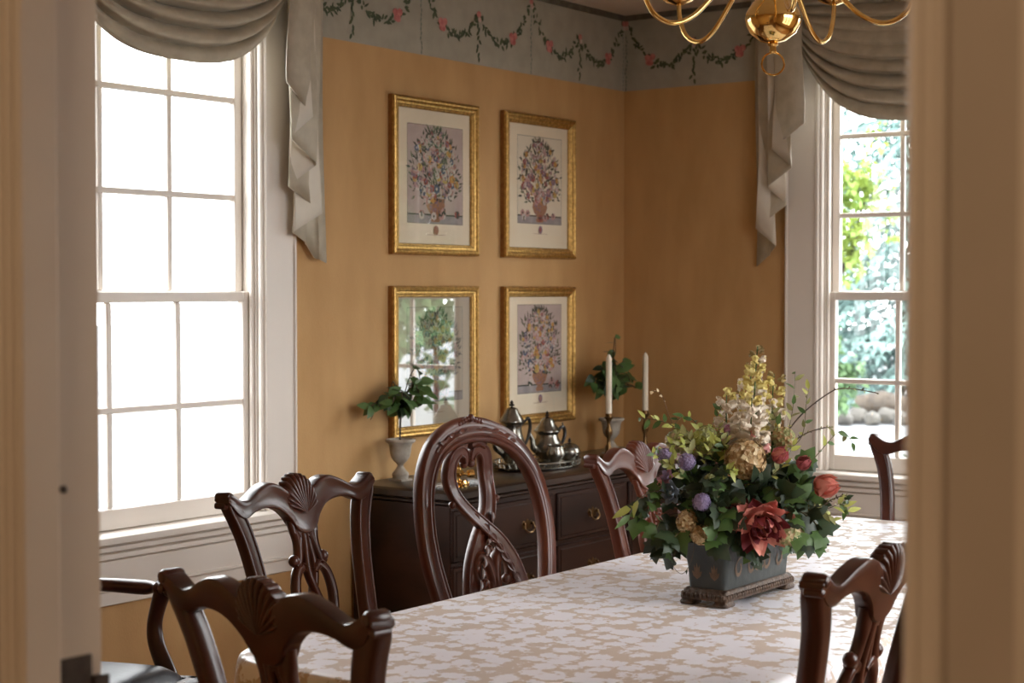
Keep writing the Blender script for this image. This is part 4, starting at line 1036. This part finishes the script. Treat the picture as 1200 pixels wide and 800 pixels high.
def fp(x, y, d): return at(x, y, d) - FL
TOCAM = -FW
def basis(n):
    n = Vector(n).normalized(); a = n.orthogonal().normalized(); return a, n.cross(a), n
def petal(mb, c, ax, side, nrm, L, W, cup, mi, k=5, wav=.0, tip=.85):
    vs = []; fs = []
    for i in range(k+1):
        t = i/k; w_ = W*.5*math.sin(PI*min(.97, (t*tip+.10)))**.7
        for j in (-1, -.5, 0, .5, 1):
            vs.append(c + ax*(L*t*math.cos(cup*t)) + nrm*(L*t*math.sin(cup*t) + .35*W*(j*j)*t*.6 + wav*W*math.sin(j*5+t*4)*t) + side*(w_*j))
    for i in range(k):
        for j in range(4): a = i*5+j; fs.append((a, a+1, a+6, a+5))
    mb.add(vs, fs, mi)
def bloom(name, c, n, r, mats, layers, seed):
    rg = random.Random(seed); mb = MB(); a, b, n = basis(n); c = Vector(c)
    for li, (cnt, q, cup, mi) in enumerate(layers):
        for k in range(cnt):
            an = 2*PI*k/cnt + li*.55 + rg.uniform(-.18,.18); ax = a*math.cos(an)+b*math.sin(an); sd = n.cross(ax)
            petal(mb, c + n*(r*.10*li) + ax*(r*.05), ax, sd, n, r*q*rg.uniform(.88,1.1), r*q*(2.4*PI/cnt)*rg.uniform(.9,1.15)*.62, cup*rg.uniform(.78,1.22), mi if rg.random() < .85 else (mi+1) % len(mats), 5, rg.uniform(-.16,.16), .93)
    return mb.build(name, [M[m] for m in mats], fa_, 70)
OPEN = [(8,1.12,.30,0),(8,1.02,.60,0),(9,.92,.85,0),(8,.76,1.05,1),(8,.62,1.2,0),(7,.48,1.3,1),(6,.34,1.4,1)]
BUD = [(5,.75,1.0,0),(5,.95,1.22,0),(5,.9,1.38,0),(4,.75,1.48,1),(4,.5,1.55,1)]
def dirn(px, py, k=1.0): return (TOCAM*k + RT*((px-868)/120) + UP0*((585-py)/120))
bloom('peony', fp(889, 609, 3.625), dirn(885, 640, 1.4), .064, ['f_peony','f_peonyd'], OPEN, 1)
bloom('peony', fp(862, 597, 3.66), dirn(845, 597, .7), .040, ['f_peony','f_peonyd'], OPEN[:4], 2)
bloom('rose', fp(908, 538, 3.66), dirn(925, 530, .6), .030, ['f_rose','f_peony'], BUD, 3)
bloom('rose', fp(935, 545, 3.66), dirn(950, 535, .6), .027, ['f_rose','f_peonyd'], BUD, 4)
bloom('rose', fp(955, 571, 3.66), dirn(985, 560, .6), .043, ['f_coral','f_peony'], BUD, 5)
def florets(name, c, rad, n, fr, mats, seed, k=4, bump=1.0):
    rg = random.Random(seed); mb = MB(); c = Vector(c)
    for i in range(n):
        z = 1-2*(i+.5)/n; ph_ = i*2.39996; q = math.sqrt(1-z*z); d = Vector((q*math.cos(ph_), q*math.sin(ph_), z))
        p = c + Vector((d.x*rad[0], d.y*rad[1], d.z*rad[2]))*rg.uniform(.86,1.06); a, b, nn = basis(d)
        o = rg.uniform(0, 6)
        for j in range(k):
            an = o+2*PI*j/k; ax = a*math.cos(an)+b*math.sin(an); sd = d.cross(ax)
            m_ = rg.choice(range(len(mats)))
            mb.add([p, p+ax*fr*.6+sd*fr*.5+d*fr*.25*bump, p+ax*fr*1.1+d*fr*.15*bump, p+ax*fr*.6-sd*fr*.5+d*fr*.25*bump], [(0,1,2,3)], m_)
    mb.sphere(c, 1, 14, 10, 0, None, tuple(x*.86 for x in rad))
    return mb.build(name, [M[m] for m in mats], fa_, 0)
florets('hydrangea', fp(874, 538, 3.66), (.050,.040,.042), 90, .013, ['f_tan','f_tan','f_tanp'], 1)
florets('hydrangea', fp(806, 612, 3.64), (.026,.022,.026), 50, .008, ['f_tanp','f_tan'], 2)
florets('hydrangea', fp(822, 627, 3.63), (.026,.020,.020), 50, .008, ['f_tanp','f_tan'], 3)
florets('hydrangea', fp(925, 627, 3.64), (.040,.026,.020), 70, .009, ['f_olive','f_tanp'], 4)
florets('hydrangea', fp(797, 517, 3.74), (.034,.028,.024), 60, .011, ['f_olive','f_tanp','f_olive'], 5)
florets('hydrangea', fp(828, 515, 3.72), (.034,.028,.028), 60, .012, ['f_olive','leaflime'], 6)
florets('hydrangea', fp(955, 605, 3.70), (.035,.030,.030), 60, .010, ['f_olive','f_olive'], 7)
florets('hydrangea', fp(918, 512, 3.76), (.028,.024,.022), 50, .009, ['f_tan','f_olive'], 8)
florets('globe_thistle', fp(822, 588, 3.61), (.019,.019,.019), 90, .005, ['f_allium'], 9, 3)
florets('globe_thistle', fp(805, 541, 3.64), (.018,.018,.018), 90, .005, ['f_allium'], 10, 3)
florets('globe_thistle', fp(832, 562, 3.63), (.013,.013,.013), 60, .004, ['f_olive'], 11, 3)
florets('globe_thistle', fp(779, 533, 3.68), (.017,.017,.014), 60, .006, ['f_allium'], 12, 3)
bloom('delphinium', fp(788, 577, 3.66), dirn(760, 577, .8), .027, ['f_blueflower','leafblue'], [(6,1.1,.3,0),(6,.8,.7,0),(5,.5,1.1,1)], 6)
bloom('delphinium', fp(783, 559, 3.67), dirn(760, 540, .8), .018, ['f_mauve','f_allium'], [(6,1.1,.3,0),(5,.7,.8,1)], 7)
bloom('delphinium', fp(776, 566, 3.68), dirn(740, 560, .8), .014, ['f_mauve','f_pinkb'], [(6,1.1,.3,0),(5,.7,.8,1)], 8)
# snapdragon spikes: stem with two-lipped blossoms, buds toward the tip
def spike(base, tip, n, seed, mats, r0=.021, r1=.009, start=.25):
    rg = random.Random(seed); mb = MB(); base, tip = Vector(base), Vector(tip)
    P = [base.lerp(tip, t) + Vector((.006*math.sin(t*5+seed), .006*math.cos(t*4+seed), 0)) for t in [i/10 for i in range(11)]]
    mb.tube(P, [lerp(.0032,.0014,i/10) for i in range(11)], 6, 3)
    ax0 = (tip-base).normalized(); a, b, _ = basis(ax0)
    for i in range(n):
        t = lerp(start, .97, i/(n-1)); an = i*2.4+rg.uniform(-.3,.3); d = (a*math.cos(an)+b*math.sin(an) + ax0*lerp(-.05,.5,t)).normalized()
        r = lerp(r0, r1, (t-start)/(1-start))*rg.uniform(.85,1.12); p = base.lerp(tip, t)
        mi = 0 if t < .66 else 1
        if t > .90: mi = 2
        if rg.random() < .12: mi = min(1, 1-mi) if mi < 2 else 2
        sd = d.cross(ax0).normalized(); up = sd.cross(d)
        mb.tube([p + d*(.006), p + d*(.006+r*.5), p + d*(.006+r*1.1)], [r*.25, r*.42, r*.40], 8, mi)
        c = p + d*(.006+r*1.1)
        for q, s2 in ((1,1.0),(-1,1.15)):
            for w_ in (-.55, .55):
                ax = (d*.55 + up*q*.75 + sd*w_).normalized(); petal(mb, c - d*r*.2, ax, ax.cross(up).normalized() if abs(ax.dot(up)) < .95 else sd, d*q, r*.95*s2, r*1.15, -.5*q, mi, 3, .05)
        if mi == 0: mb.sphere(c, r*.34, 8, 6, 1)
    for i in range(int(n*.5)):
        t = lerp(.02, start+.25, rg.random()); an = rg.uniform(0, 6.28); d = a*math.cos(an)+b*math.sin(an)+ax0*.6
        mb.leaf(base.lerp(tip, t), d, ax0, rg.uniform(.03,.05), .009, 3, .2, .2)
    return mb.build('snapdragon', [M[m] for m in mats], fa_, 70)
SM = ['f_cream','f_yellow','f_dried','leafgreen']
spike(fp(872, 560, 3.76), fp(889, 406, 3.80), 27, 1, SM, .029, .010, .30)
spike(fp(900, 560, 3.78), fp(909, 438, 3.82), 17, 2, SM, .026, .012, .30)
spike(fp(856, 560, 3.74), fp(852, 460, 3.76), 14, 3, ['f_cream','f_cream','f_yellow','leafgreen'], .027, .014, .30)
spike(fp(884, 560, 3.70), fp(880, 466, 3.70), 14, 4, ['f_cream','f_cream','f_yellow','leafgreen'], .029, .015, .35)
spike(fp(848, 555, 3.70), fp(845, 505, 3.72), 8, 5, ['f_pinkb','f_pinkb','f_mauve','leafgreen'], .017, .012, .35)
spike(fp(890, 550, 3.66), fp(888, 512, 3.68), 7, 6, ['f_pinkb','f_cream','f_pinkb','leafgreen'], .018, .012, .4)
spike(fp(868, 520, 3.82), fp(884, 425, 3.90), 13, 8, SM, .025, .011, .35)
# foliage
def sprig(name, pts, n, L, mats, W=.42, seed=0, r=.0018, kind='leaf', start=.1, mr='stem', up=.2):
    rg = random.Random(seed); mb = MB(); P = crom([tuple(p) for p in pts], 8)
    mb.tube(P, [lerp(r, r*.5, i/(len(P)-1)) for i in range(len(P))], 5, 0)
    for i in range(n):
        t = lerp(start, 1, (i+.5)/n); k = min(len(P)-2, int(t*(len(P)-1))); p = Vector(P[k]); tg = (Vector(P[k+1])-p).normalized()
        a, b, _ = basis(tg); an = i*2.4+rg.uniform(-.5,.5); d = tg*rg.uniform(.3,.9)+a*math.cos(an)+b*math.sin(an)+UP0*up
        nm = TOCAM + Vector((rg.uniform(-.7,.7), rg.uniform(-.7,.7), rg.uniform(.0,1.0)))
        ll = L*rg.uniform(.7,1.2); mi = 1+rg.randrange(len(mats))
        if kind == 'leaf': mb.leaf(p, d, nm, ll, ll*W, mi, .25, .2, 4)
        else: mb.ivy(p, d, nm, ll, mi)
    return mb.build(name, [M[mr]] + [M[m] for m in mats], fa_, 60)
G = ['leafdark','leafdeep','leafdeep','leafgreen']
M['leafdeep'] = mat('leaf_deep', (.012,.022,.010), .5, c2=(.028,.045,.020), nscale=18)
for k in range(30):   # ivy strands radiating from the planter, making the dark body of the bouquet
    an = 2*PI*k/30 + fr_.uniform(-.15,.15); el = fr_.uniform(-.15, .9)
    d = Vector((math.cos(an)*1.15, math.sin(an)*.80, 0))
    rr = fr_.uniform(.10,.155)
    p0 = Vector((d.x*.04, d.y*.03, .11)); p2 = Vector((d.x*rr, d.y*rr, .140+el*.13)); p1 = p0.lerp(p2, .5)+Vector((0,0,.03)); p3 = p2 + Vector((d.x*.03, d.y*.03, -.03))
    sprig('ivy_sprig', [p0, p1, p2, p3], 13, .036, G, .9, k, .0016, 'ivy', .15)
CC = fp(868, 572, 3.765)
for k in range(16):   # clusters of dark leaves filling the heart of the bouquet
    mb = MB()
    for i in range(26):
        zz = 1-2*((k*26+i)*.6180339 % 1); an = 2*PI*(k+fr_.random())/16; zz = max(-.75, zz); q = math.sqrt(max(0, 1-zz*zz)); d = Vector((math.cos(an)*q, math.sin(an)*q, zz))
        p = CC + Vector((d.x*.150, d.y*.095, d.z*.085))*fr_.uniform(.80,1.04); ll = fr_.uniform(.028,.046)
        dd = d*.8 + Vector((fr_.uniform(-.8,.8), fr_.uniform(-.8,.8), fr_.uniform(-.9,.4)))
        mi = 0 if fr_.random() < .72 else fr_.choice((1,1,2))
        if fr_.random() < .4: mb.ivy(p, dd, d, ll, mi)
        else: mb.leaf(p, dd, d, ll*1.25, ll*.62, mi, .25, .2, 4)
    mb.build('leaf_cluster', [M['leafdeep'], M['leafdark'], M['leafgreen']], fa_, 60)
for k in range(10):
    an = 2*PI*k/10; sprig('fern_sprig', [Vector((0,0,.14)), Vector((math.cos(an)*.05, math.sin(an)*.04, .20)), Vector((math.cos(an)*.09, math.sin(an)*.07, .225+.02*(k%3)))], 14, .04, ['leafdark','leafgreen'], .4, 40+k)
for k, (pts, n) in enumerate((([(800,600,3.70),(775,585,3.68),(755,598,3.66),(748,612,3.66)],9), ([(805,600,3.68),(775,610,3.65),(768,630,3.64),(770,648,3.64)],9), ([(800,575,3.7),(780,570,3.68),(765,580,3.67)],8),
                              ([(835,600,3.62),(845,600,3.60),(858,605,3.59),(860,612,3.59)],8), ([(800,620,3.64),(790,630,3.62),(784,642,3.62)],5), ([(940,600,3.66),(955,612,3.65),(963,625,3.65),(958,640,3.65)],6),
                              ([(930,620,3.63),(942,630,3.62),(948,640,3.62)],4), ([(850,570,3.64),(840,560,3.62),(828,566,3.61)],8), ([(915,590,3.64),(925,600,3.62),(930,610,3.62)],7), ([(900,570,3.66),(915,575,3.64),(925,585,3.63)],8), ([(845,620,3.62),(838,630,3.60),(836,640,3.60)],6), ([(880,575,3.75),(920,562,3.74),(950,562,3.74)],12), ([(890,590,3.72),(935,585,3.70),(966,592,3.70)],12), ([(900,560,3.75),(928,545,3.76),(950,545,3.76)],10), ([(830,560,3.72),(800,555,3.70),(775,560,3.70)],10), ([(905,600,3.68),(940,600,3.67),(962,606,3.67)],10))):
    sprig('ivy_sprig', [fp(*p) for p in pts], n, .042, ['leafdark','leafdeep','leafgreen'], .9, 60+k, .0016, 'ivy', .2, up=-.1)
sprig('ivy_sprig', [fp(800,590,3.68),fp(770,575,3.66),fp(745,588,3.66),fp(738,606,3.66)], 4, .05, ['leaflime','leafgreen'], .3, 77, .0015, 'leaf', .6, up=-.4)
for k, pts in enumerate(([(812,520,3.74),(790,500,3.74),(770,492,3.75),(750,490,3.76)], [(825,520,3.74),(815,495,3.76),(800,488,3.78),(788,500,3.78)], [(845,520,3.74),(835,500,3.76),(842,485,3.77),(846,478,3.78)],
                          [(800,545,3.70),(785,535,3.68),(772,535,3.67),(765,530,3.66)], [(840,530,3.70),(848,520,3.68),(852,535,3.66)], [(820,540,3.68),(830,530,3.66),(838,520,3.66)], [(850,560,3.64),(852,550,3.62),(862,552,3.61)])):
    sprig('vine_sprig', [fp(*p) for p in pts], 12, .026, ['leaflime','leaflime','leafgreen'], .42, 90+k, .0012)
for k, pts in enumerate(([(830,545,3.68),(812,520,3.70),(800,508,3.70)], [(805,560,3.67),(790,548,3.66),(782,540,3.66)], [(838,545,3.68),(838,520,3.70),(830,505,3.72)], [(815,535,3.68),(802,522,3.68),(786,520,3.70)],
                          [(900,560,3.68),(918,545,3.68),(930,520,3.72)], [(945,600,3.67),(965,600,3.67),(978,612,3.67)], [(850,540,3.68),(846,520,3.68),(842,500,3.72)])):
    sprig('vine_sprig', [fp(*p) for p in pts], 12, .026, ['leaflime','f_olive','leaflime'], .45, 130+k, .0012)
for k, pts in enumerate(([(915,540,3.74),(925,500,3.76),(930,470,3.78),(932,435,3.80)], [(920,530,3.76),(940,510,3.78),(945,470,3.78),(948,455,3.80)], [(940,555,3.72),(960,530,3.72),(985,505,3.73),(1000,520,3.74)], [(905,535,3.74),(912,505,3.76),(905,480,3.78)])):
    sprig('vine_sprig', [fp(*p) for p in pts], 9, .024, ['leaflime','f_olive','leafgreen'], .42, 100+k, .0012, start=.3)
for k, pts in enumerate(([(900,540,3.76),(935,490,3.78),(972,460,3.79),(990,455,3.80),(1010,457,3.81),(1030,461,3.82)], [(910,535,3.76),(940,510,3.78),(962,502,3.79),(976,500,3.80)], [(955,600,3.68),(975,585,3.68),(992,580,3.68)])):
    sprig('twig', [fp(*p) for p in pts], 16, .007, ['twig','f_olive'], .5, 110+k, .0020, start=.3, mr='twig')
sprig('vine_sprig', [fp(950,600,3.70),fp(972,595,3.69),fp(985,590,3.69),fp(994,600,3.69)], 8, .03, ['leaflime','leafgreen'], .4, 120, .0012, start=.4)
sprig('vine_sprig', [fp(985,585,3.69),fp(990,583,3.69),fp(993,586,3.69)], 4, .02, ['leafdark'], .6, 121, .001, start=.3)
sprig('tendril', [fp(815,605,3.64),fp(812,650,3.62),fp(800,672,3.62),fp(788,660,3.62),fp(795,640,3.62),fp(800,650,3.62)], 3, .012, ['leafdark'], .4, 122, .0008, start=.2, mr='twig')
sprig('tendril', [fp(800,520,3.76),fp(785,490,3.78),fp(775,462,3.79),fp(762,458,3.79)], 5, .013, ['f_tanp'], .6, 123, .0006, start=.5, mr='twig')

# ------------------------------------------------------------------ outdoors
M['pave'] = mat('pale_paving', (.105,.112,.118), .9, c2=(.125,.132,.138), nscale=1.5)
M['spruce'] = mat('blue_spruce', (.085,.155,.145), .8, c2=(.145,.225,.21), nscale=2.5, trans=.2)
M['maple'] = mat('sunlit_leaves', (.09,.19,.035), .6, c2=(.24,.30,.06), nscale=3, trans=.35)
M['bark'] = mat('bark', (.022,.015,.010), .9, c2=(.045,.033,.022), nscale=10)
M['rock'] = mat('rock', (.035,.032,.028), .9, c2=(.075,.07,.062), nscale=3, bump=.5, bscale=5)
M['shrub'] = mat('shrub_leaves', (.05,.11,.045), .7, c2=(.10,.17,.07), nscale=5, trans=.15)
GZ = -.40
w = MB(); w.box((-60, -60, GZ-.2), (70, 70, GZ)); struct('ground', w, M['pave'], smooth=0)
def spruce_tree(name, label, base, h, rb, seed, n=70, group=None):
    r = random.Random(seed); t = thing(name, label, 'tree', base, 0, group)
    mb = MB(); mb.tube([(0,0,0),(0,0,h*.5),(0,0,h)], [.18,.1,.02], 8); mb.build('trunk', M['bark'], t)
    mb = MB()
    for i in range(n):
        q = (i+.5)/n; z = lerp(.25, h, q); R_ = rb*(1-q)*r.uniform(.8,1.08)+.15
        for k in range(max(4, int(11*(1-q))+3)):
            a = r.uniform(0, 6.283); d = Vector((math.cos(a), math.sin(a), 0))
            sg_ = max(3, int(R_*5))
            for s_ in range(sg_):
                tt = (s_+.6)/sg_; p = d*(R_*tt) + Vector((0,0,z-.28*R_*tt*tt))
                for e in (-1, 1, 0):
                    dd = d*.8 + Vector((-d.y, d.x, 0))*(e*.9) + Vector((0,0,r.uniform(-.7,.1)))
                    L = r.uniform(.16,.30); mb.leaf(p, dd, (r.uniform(-.4,.4), r.uniform(-.4,.4), 1), L, L*.42, 0, .3, .2, 2)
    mb.build('needles', M['spruce'], t, 0)
    return t
def leaf_tree(name, label, base, c, rad, n, m, seed, L=(.09,.16), cat='tree'):
    r = random.Random(seed); t = thing(name, label, cat, base)
    c = Vector(c)-Vector(base); mb = MB()
    mb.tube([(0,0,0), (c.x*.3, c.y*.3, c.z*.6), tuple(c)], [.04,.03,.015], 8)
    for k in range(9):
        d = Vector((r.uniform(-1,1), r.uniform(-1,1), r.uniform(-.5,1))); mb.tube([tuple(c*.8), tuple(c + Vector((d.x*rad[0], d.y*rad[1], d.z*rad[2]))*.8)], [.015,.005], 5)
    mb.build('trunk', M['bark'], t)
    mb = MB()
    cl = [Vector((r.gauss(0,.5), r.gauss(0,.5), r.gauss(0,.5))) for _ in range(max(8, n//28))]
    for i in range(n):
        q = r.choice(cl) + Vector((r.gauss(0,.13), r.gauss(0,.13), r.gauss(0,.13)))
        p = c + Vector((q.x*rad[0], q.y*rad[1], q.z*rad[2])); l_ = r.uniform(*L)
        mb.leaf(p, (r.uniform(-1,1), r.uniform(-1,1), r.uniform(-1,.3)), (r.uniform(-1,1), r.uniform(-1,1), 1), l_, l_*.7, 0, .2, .2, 2)
    mb.build('leaves', m, t, 0)
    return t
def ground_at(px, d): p = at(px, 400, d); return (p.x, p.y, GZ)
spruce_tree('spruce_tree', 'large pale blue spruce filling the view through the right window', ground_at(1078, 27.5), 9.5, 2.7, 3, 64)
spruce_tree('spruce_tree', 'pale blue spruce at the left of the right window, behind the sunlit leaves', ground_at(925, 35), 11.5, 2.4, 5, 56)
p = at(998, 262, 17); leaf_tree('leafy_tree', 'small tree of sunlit yellow-green leaves outside the right window', ground_at(950, 17), p, (.36,.36,.78), 1000, M['maple'], 6, (.07,.12))
p = at(978, 440, 22.0); leaf_tree('shrub', 'green shrub outside the right window at the lower left panes', (p.x, p.y, GZ), p, (.30,.30,.45), 420, M['shrub'], 8, (.09,.16), 'shrub')
p = at(1064, 540, 14.5); leaf_tree('shrub', 'small low shrub on the paving outside, behind the far chair', (p.x, p.y, GZ), (p.x, p.y, GZ+.16), (.16,.16,.16), 160, M['shrub'], 12, (.05,.09), 'shrub')
rk = random.Random(3)
for k, (px, dd, sc) in enumerate(((974,23.4,.17),(990,23.0,.15),(1006,23.3,.18),(1023,23.0,.15),(1039,23.3,.18),(1056,23.0,.16),(1073,23.3,.19))):
    mb = MB(); gx = ground_at(px, dd)
    mb.sphere((0,0,0), sc, 16, 10, 0, None, (.92,.75,.72)); mb.v = [v*(1+.14*math.sin(v.x*31+k)*math.cos(v.z*27+k*2)+.08*math.sin(v.y*40)) for v in mb.v]
    o = mb.build('boulder', M['rock'], None, 30); o.location = (gx[0], gx[1], GZ+sc*.55)
    tag(o, 'grey boulder at the edge of the paving outside the right window', 'rock', 'boulders edging the garden')
mb = MB()
a, b = Vector(ground_at(1004, 24.3)), Vector(ground_at(1066, 24.0))
mb.tube([a+Vector((0,0,.20)), a.lerp(b,.5)+Vector((0,0,.24)), b+Vector((0,0,.17))], [.13,.18,.15], 12); o = mb.build('fallen_log', M['bark'], None); tag(o, 'dark fallen log lying behind the boulders outside the right window', 'log')
for k, (x, y, s_) in enumerate(((8.6,-8.0,4),(14.5,-11.8,6))):
    leaf_tree('leafy_tree', ['bushy green tree standing in the side garden, out to the right', 'taller green tree further out in the side garden'][k], (x, y, GZ), (x, y, GZ+3.05+k*1.3), (1.5+k*.6,1.5+k*.6,2.0+k*.4), 3200, M['shrub'], 30+k, (.16,.30))

# ------------------------------------------------------------------ light
wd = bpy.data.worlds.new('sky'); scn.world = wd; wd.use_nodes = True
bg = wd.node_tree.nodes['Background']; bg.inputs[0].default_value = (.97,.985,1.0,1); bg.inputs[1].default_value = 10.5
sl = bpy.data.lights.new('sun', 'SUN'); sl.energy = 5.0; sl.angle = .02; sl.color = (1,.94,.82)
so = bpy.data.objects.new('sun', sl); col.objects.link(so); so.rotation_euler = (math.radians(48), 0, math.radians(-62))
def portal(loc, rot, sx, sy):
    l = bpy.data.lights.new('portal', 'AREA'); l.shape = 'RECTANGLE'; l.size = sx; l.size_y = sy; l.cycles.is_portal = True
    o = bpy.data.objects.new('portal', l); col.objects.link(o); o.location = loc; o.rotation_euler = rot
zc = (WINZ[0]+WINZ[1])/2; hh = WINZ[1]-WINZ[0]
portal(((WINA[0]+WINA[1])/2, T+.02, zc), (math.radians(-90), 0, 0), .92, hh)
portal((T+.02, (WINB[0]+WINB[1])/2, zc), (0, math.radians(90), 0), hh, .91)
portal((T+.02, (WINB_FILL[0]+WINB_FILL[1])/2, zc), (0, math.radians(90), 0), hh, .91)
portal(((WIN_FILL[0]+WIN_FILL[1])/2, YB-T-.02, zc), (math.radians(90), 0, 0), WIN_FILL[1]-WIN_FILL[0], hh)
def lamp(name, loc, e, r, c):
    l = bpy.data.lights.new(name, 'POINT'); l.energy = e; l.shadow_soft_size = r; l.color = c
    o = bpy.data.objects.new(name, l); col.objects.link(o); o.location = loc
lamp('hall_fill_light', (-7.0, -3.2, 2.3), 27, .12, (1,.80,.58))  # unseen warm point light added behind the camera to brighten the doorway
scn.view_settings.view_transform = 'Standard'; scn.view_settings.look = 'None'; scn.view_settings.exposure = .2; scn.view_settings.gamma = 1
try:
    scn.cycles.use_denoising = True; scn.cycles.max_bounces = 8; scn.cycles.transparent_max_bounces = 16
    scn.cycles.sample_clamp_indirect = 6; scn.cycles.caustics_reflective = False; scn.cycles.caustics_refractive = False
except Exception: pass
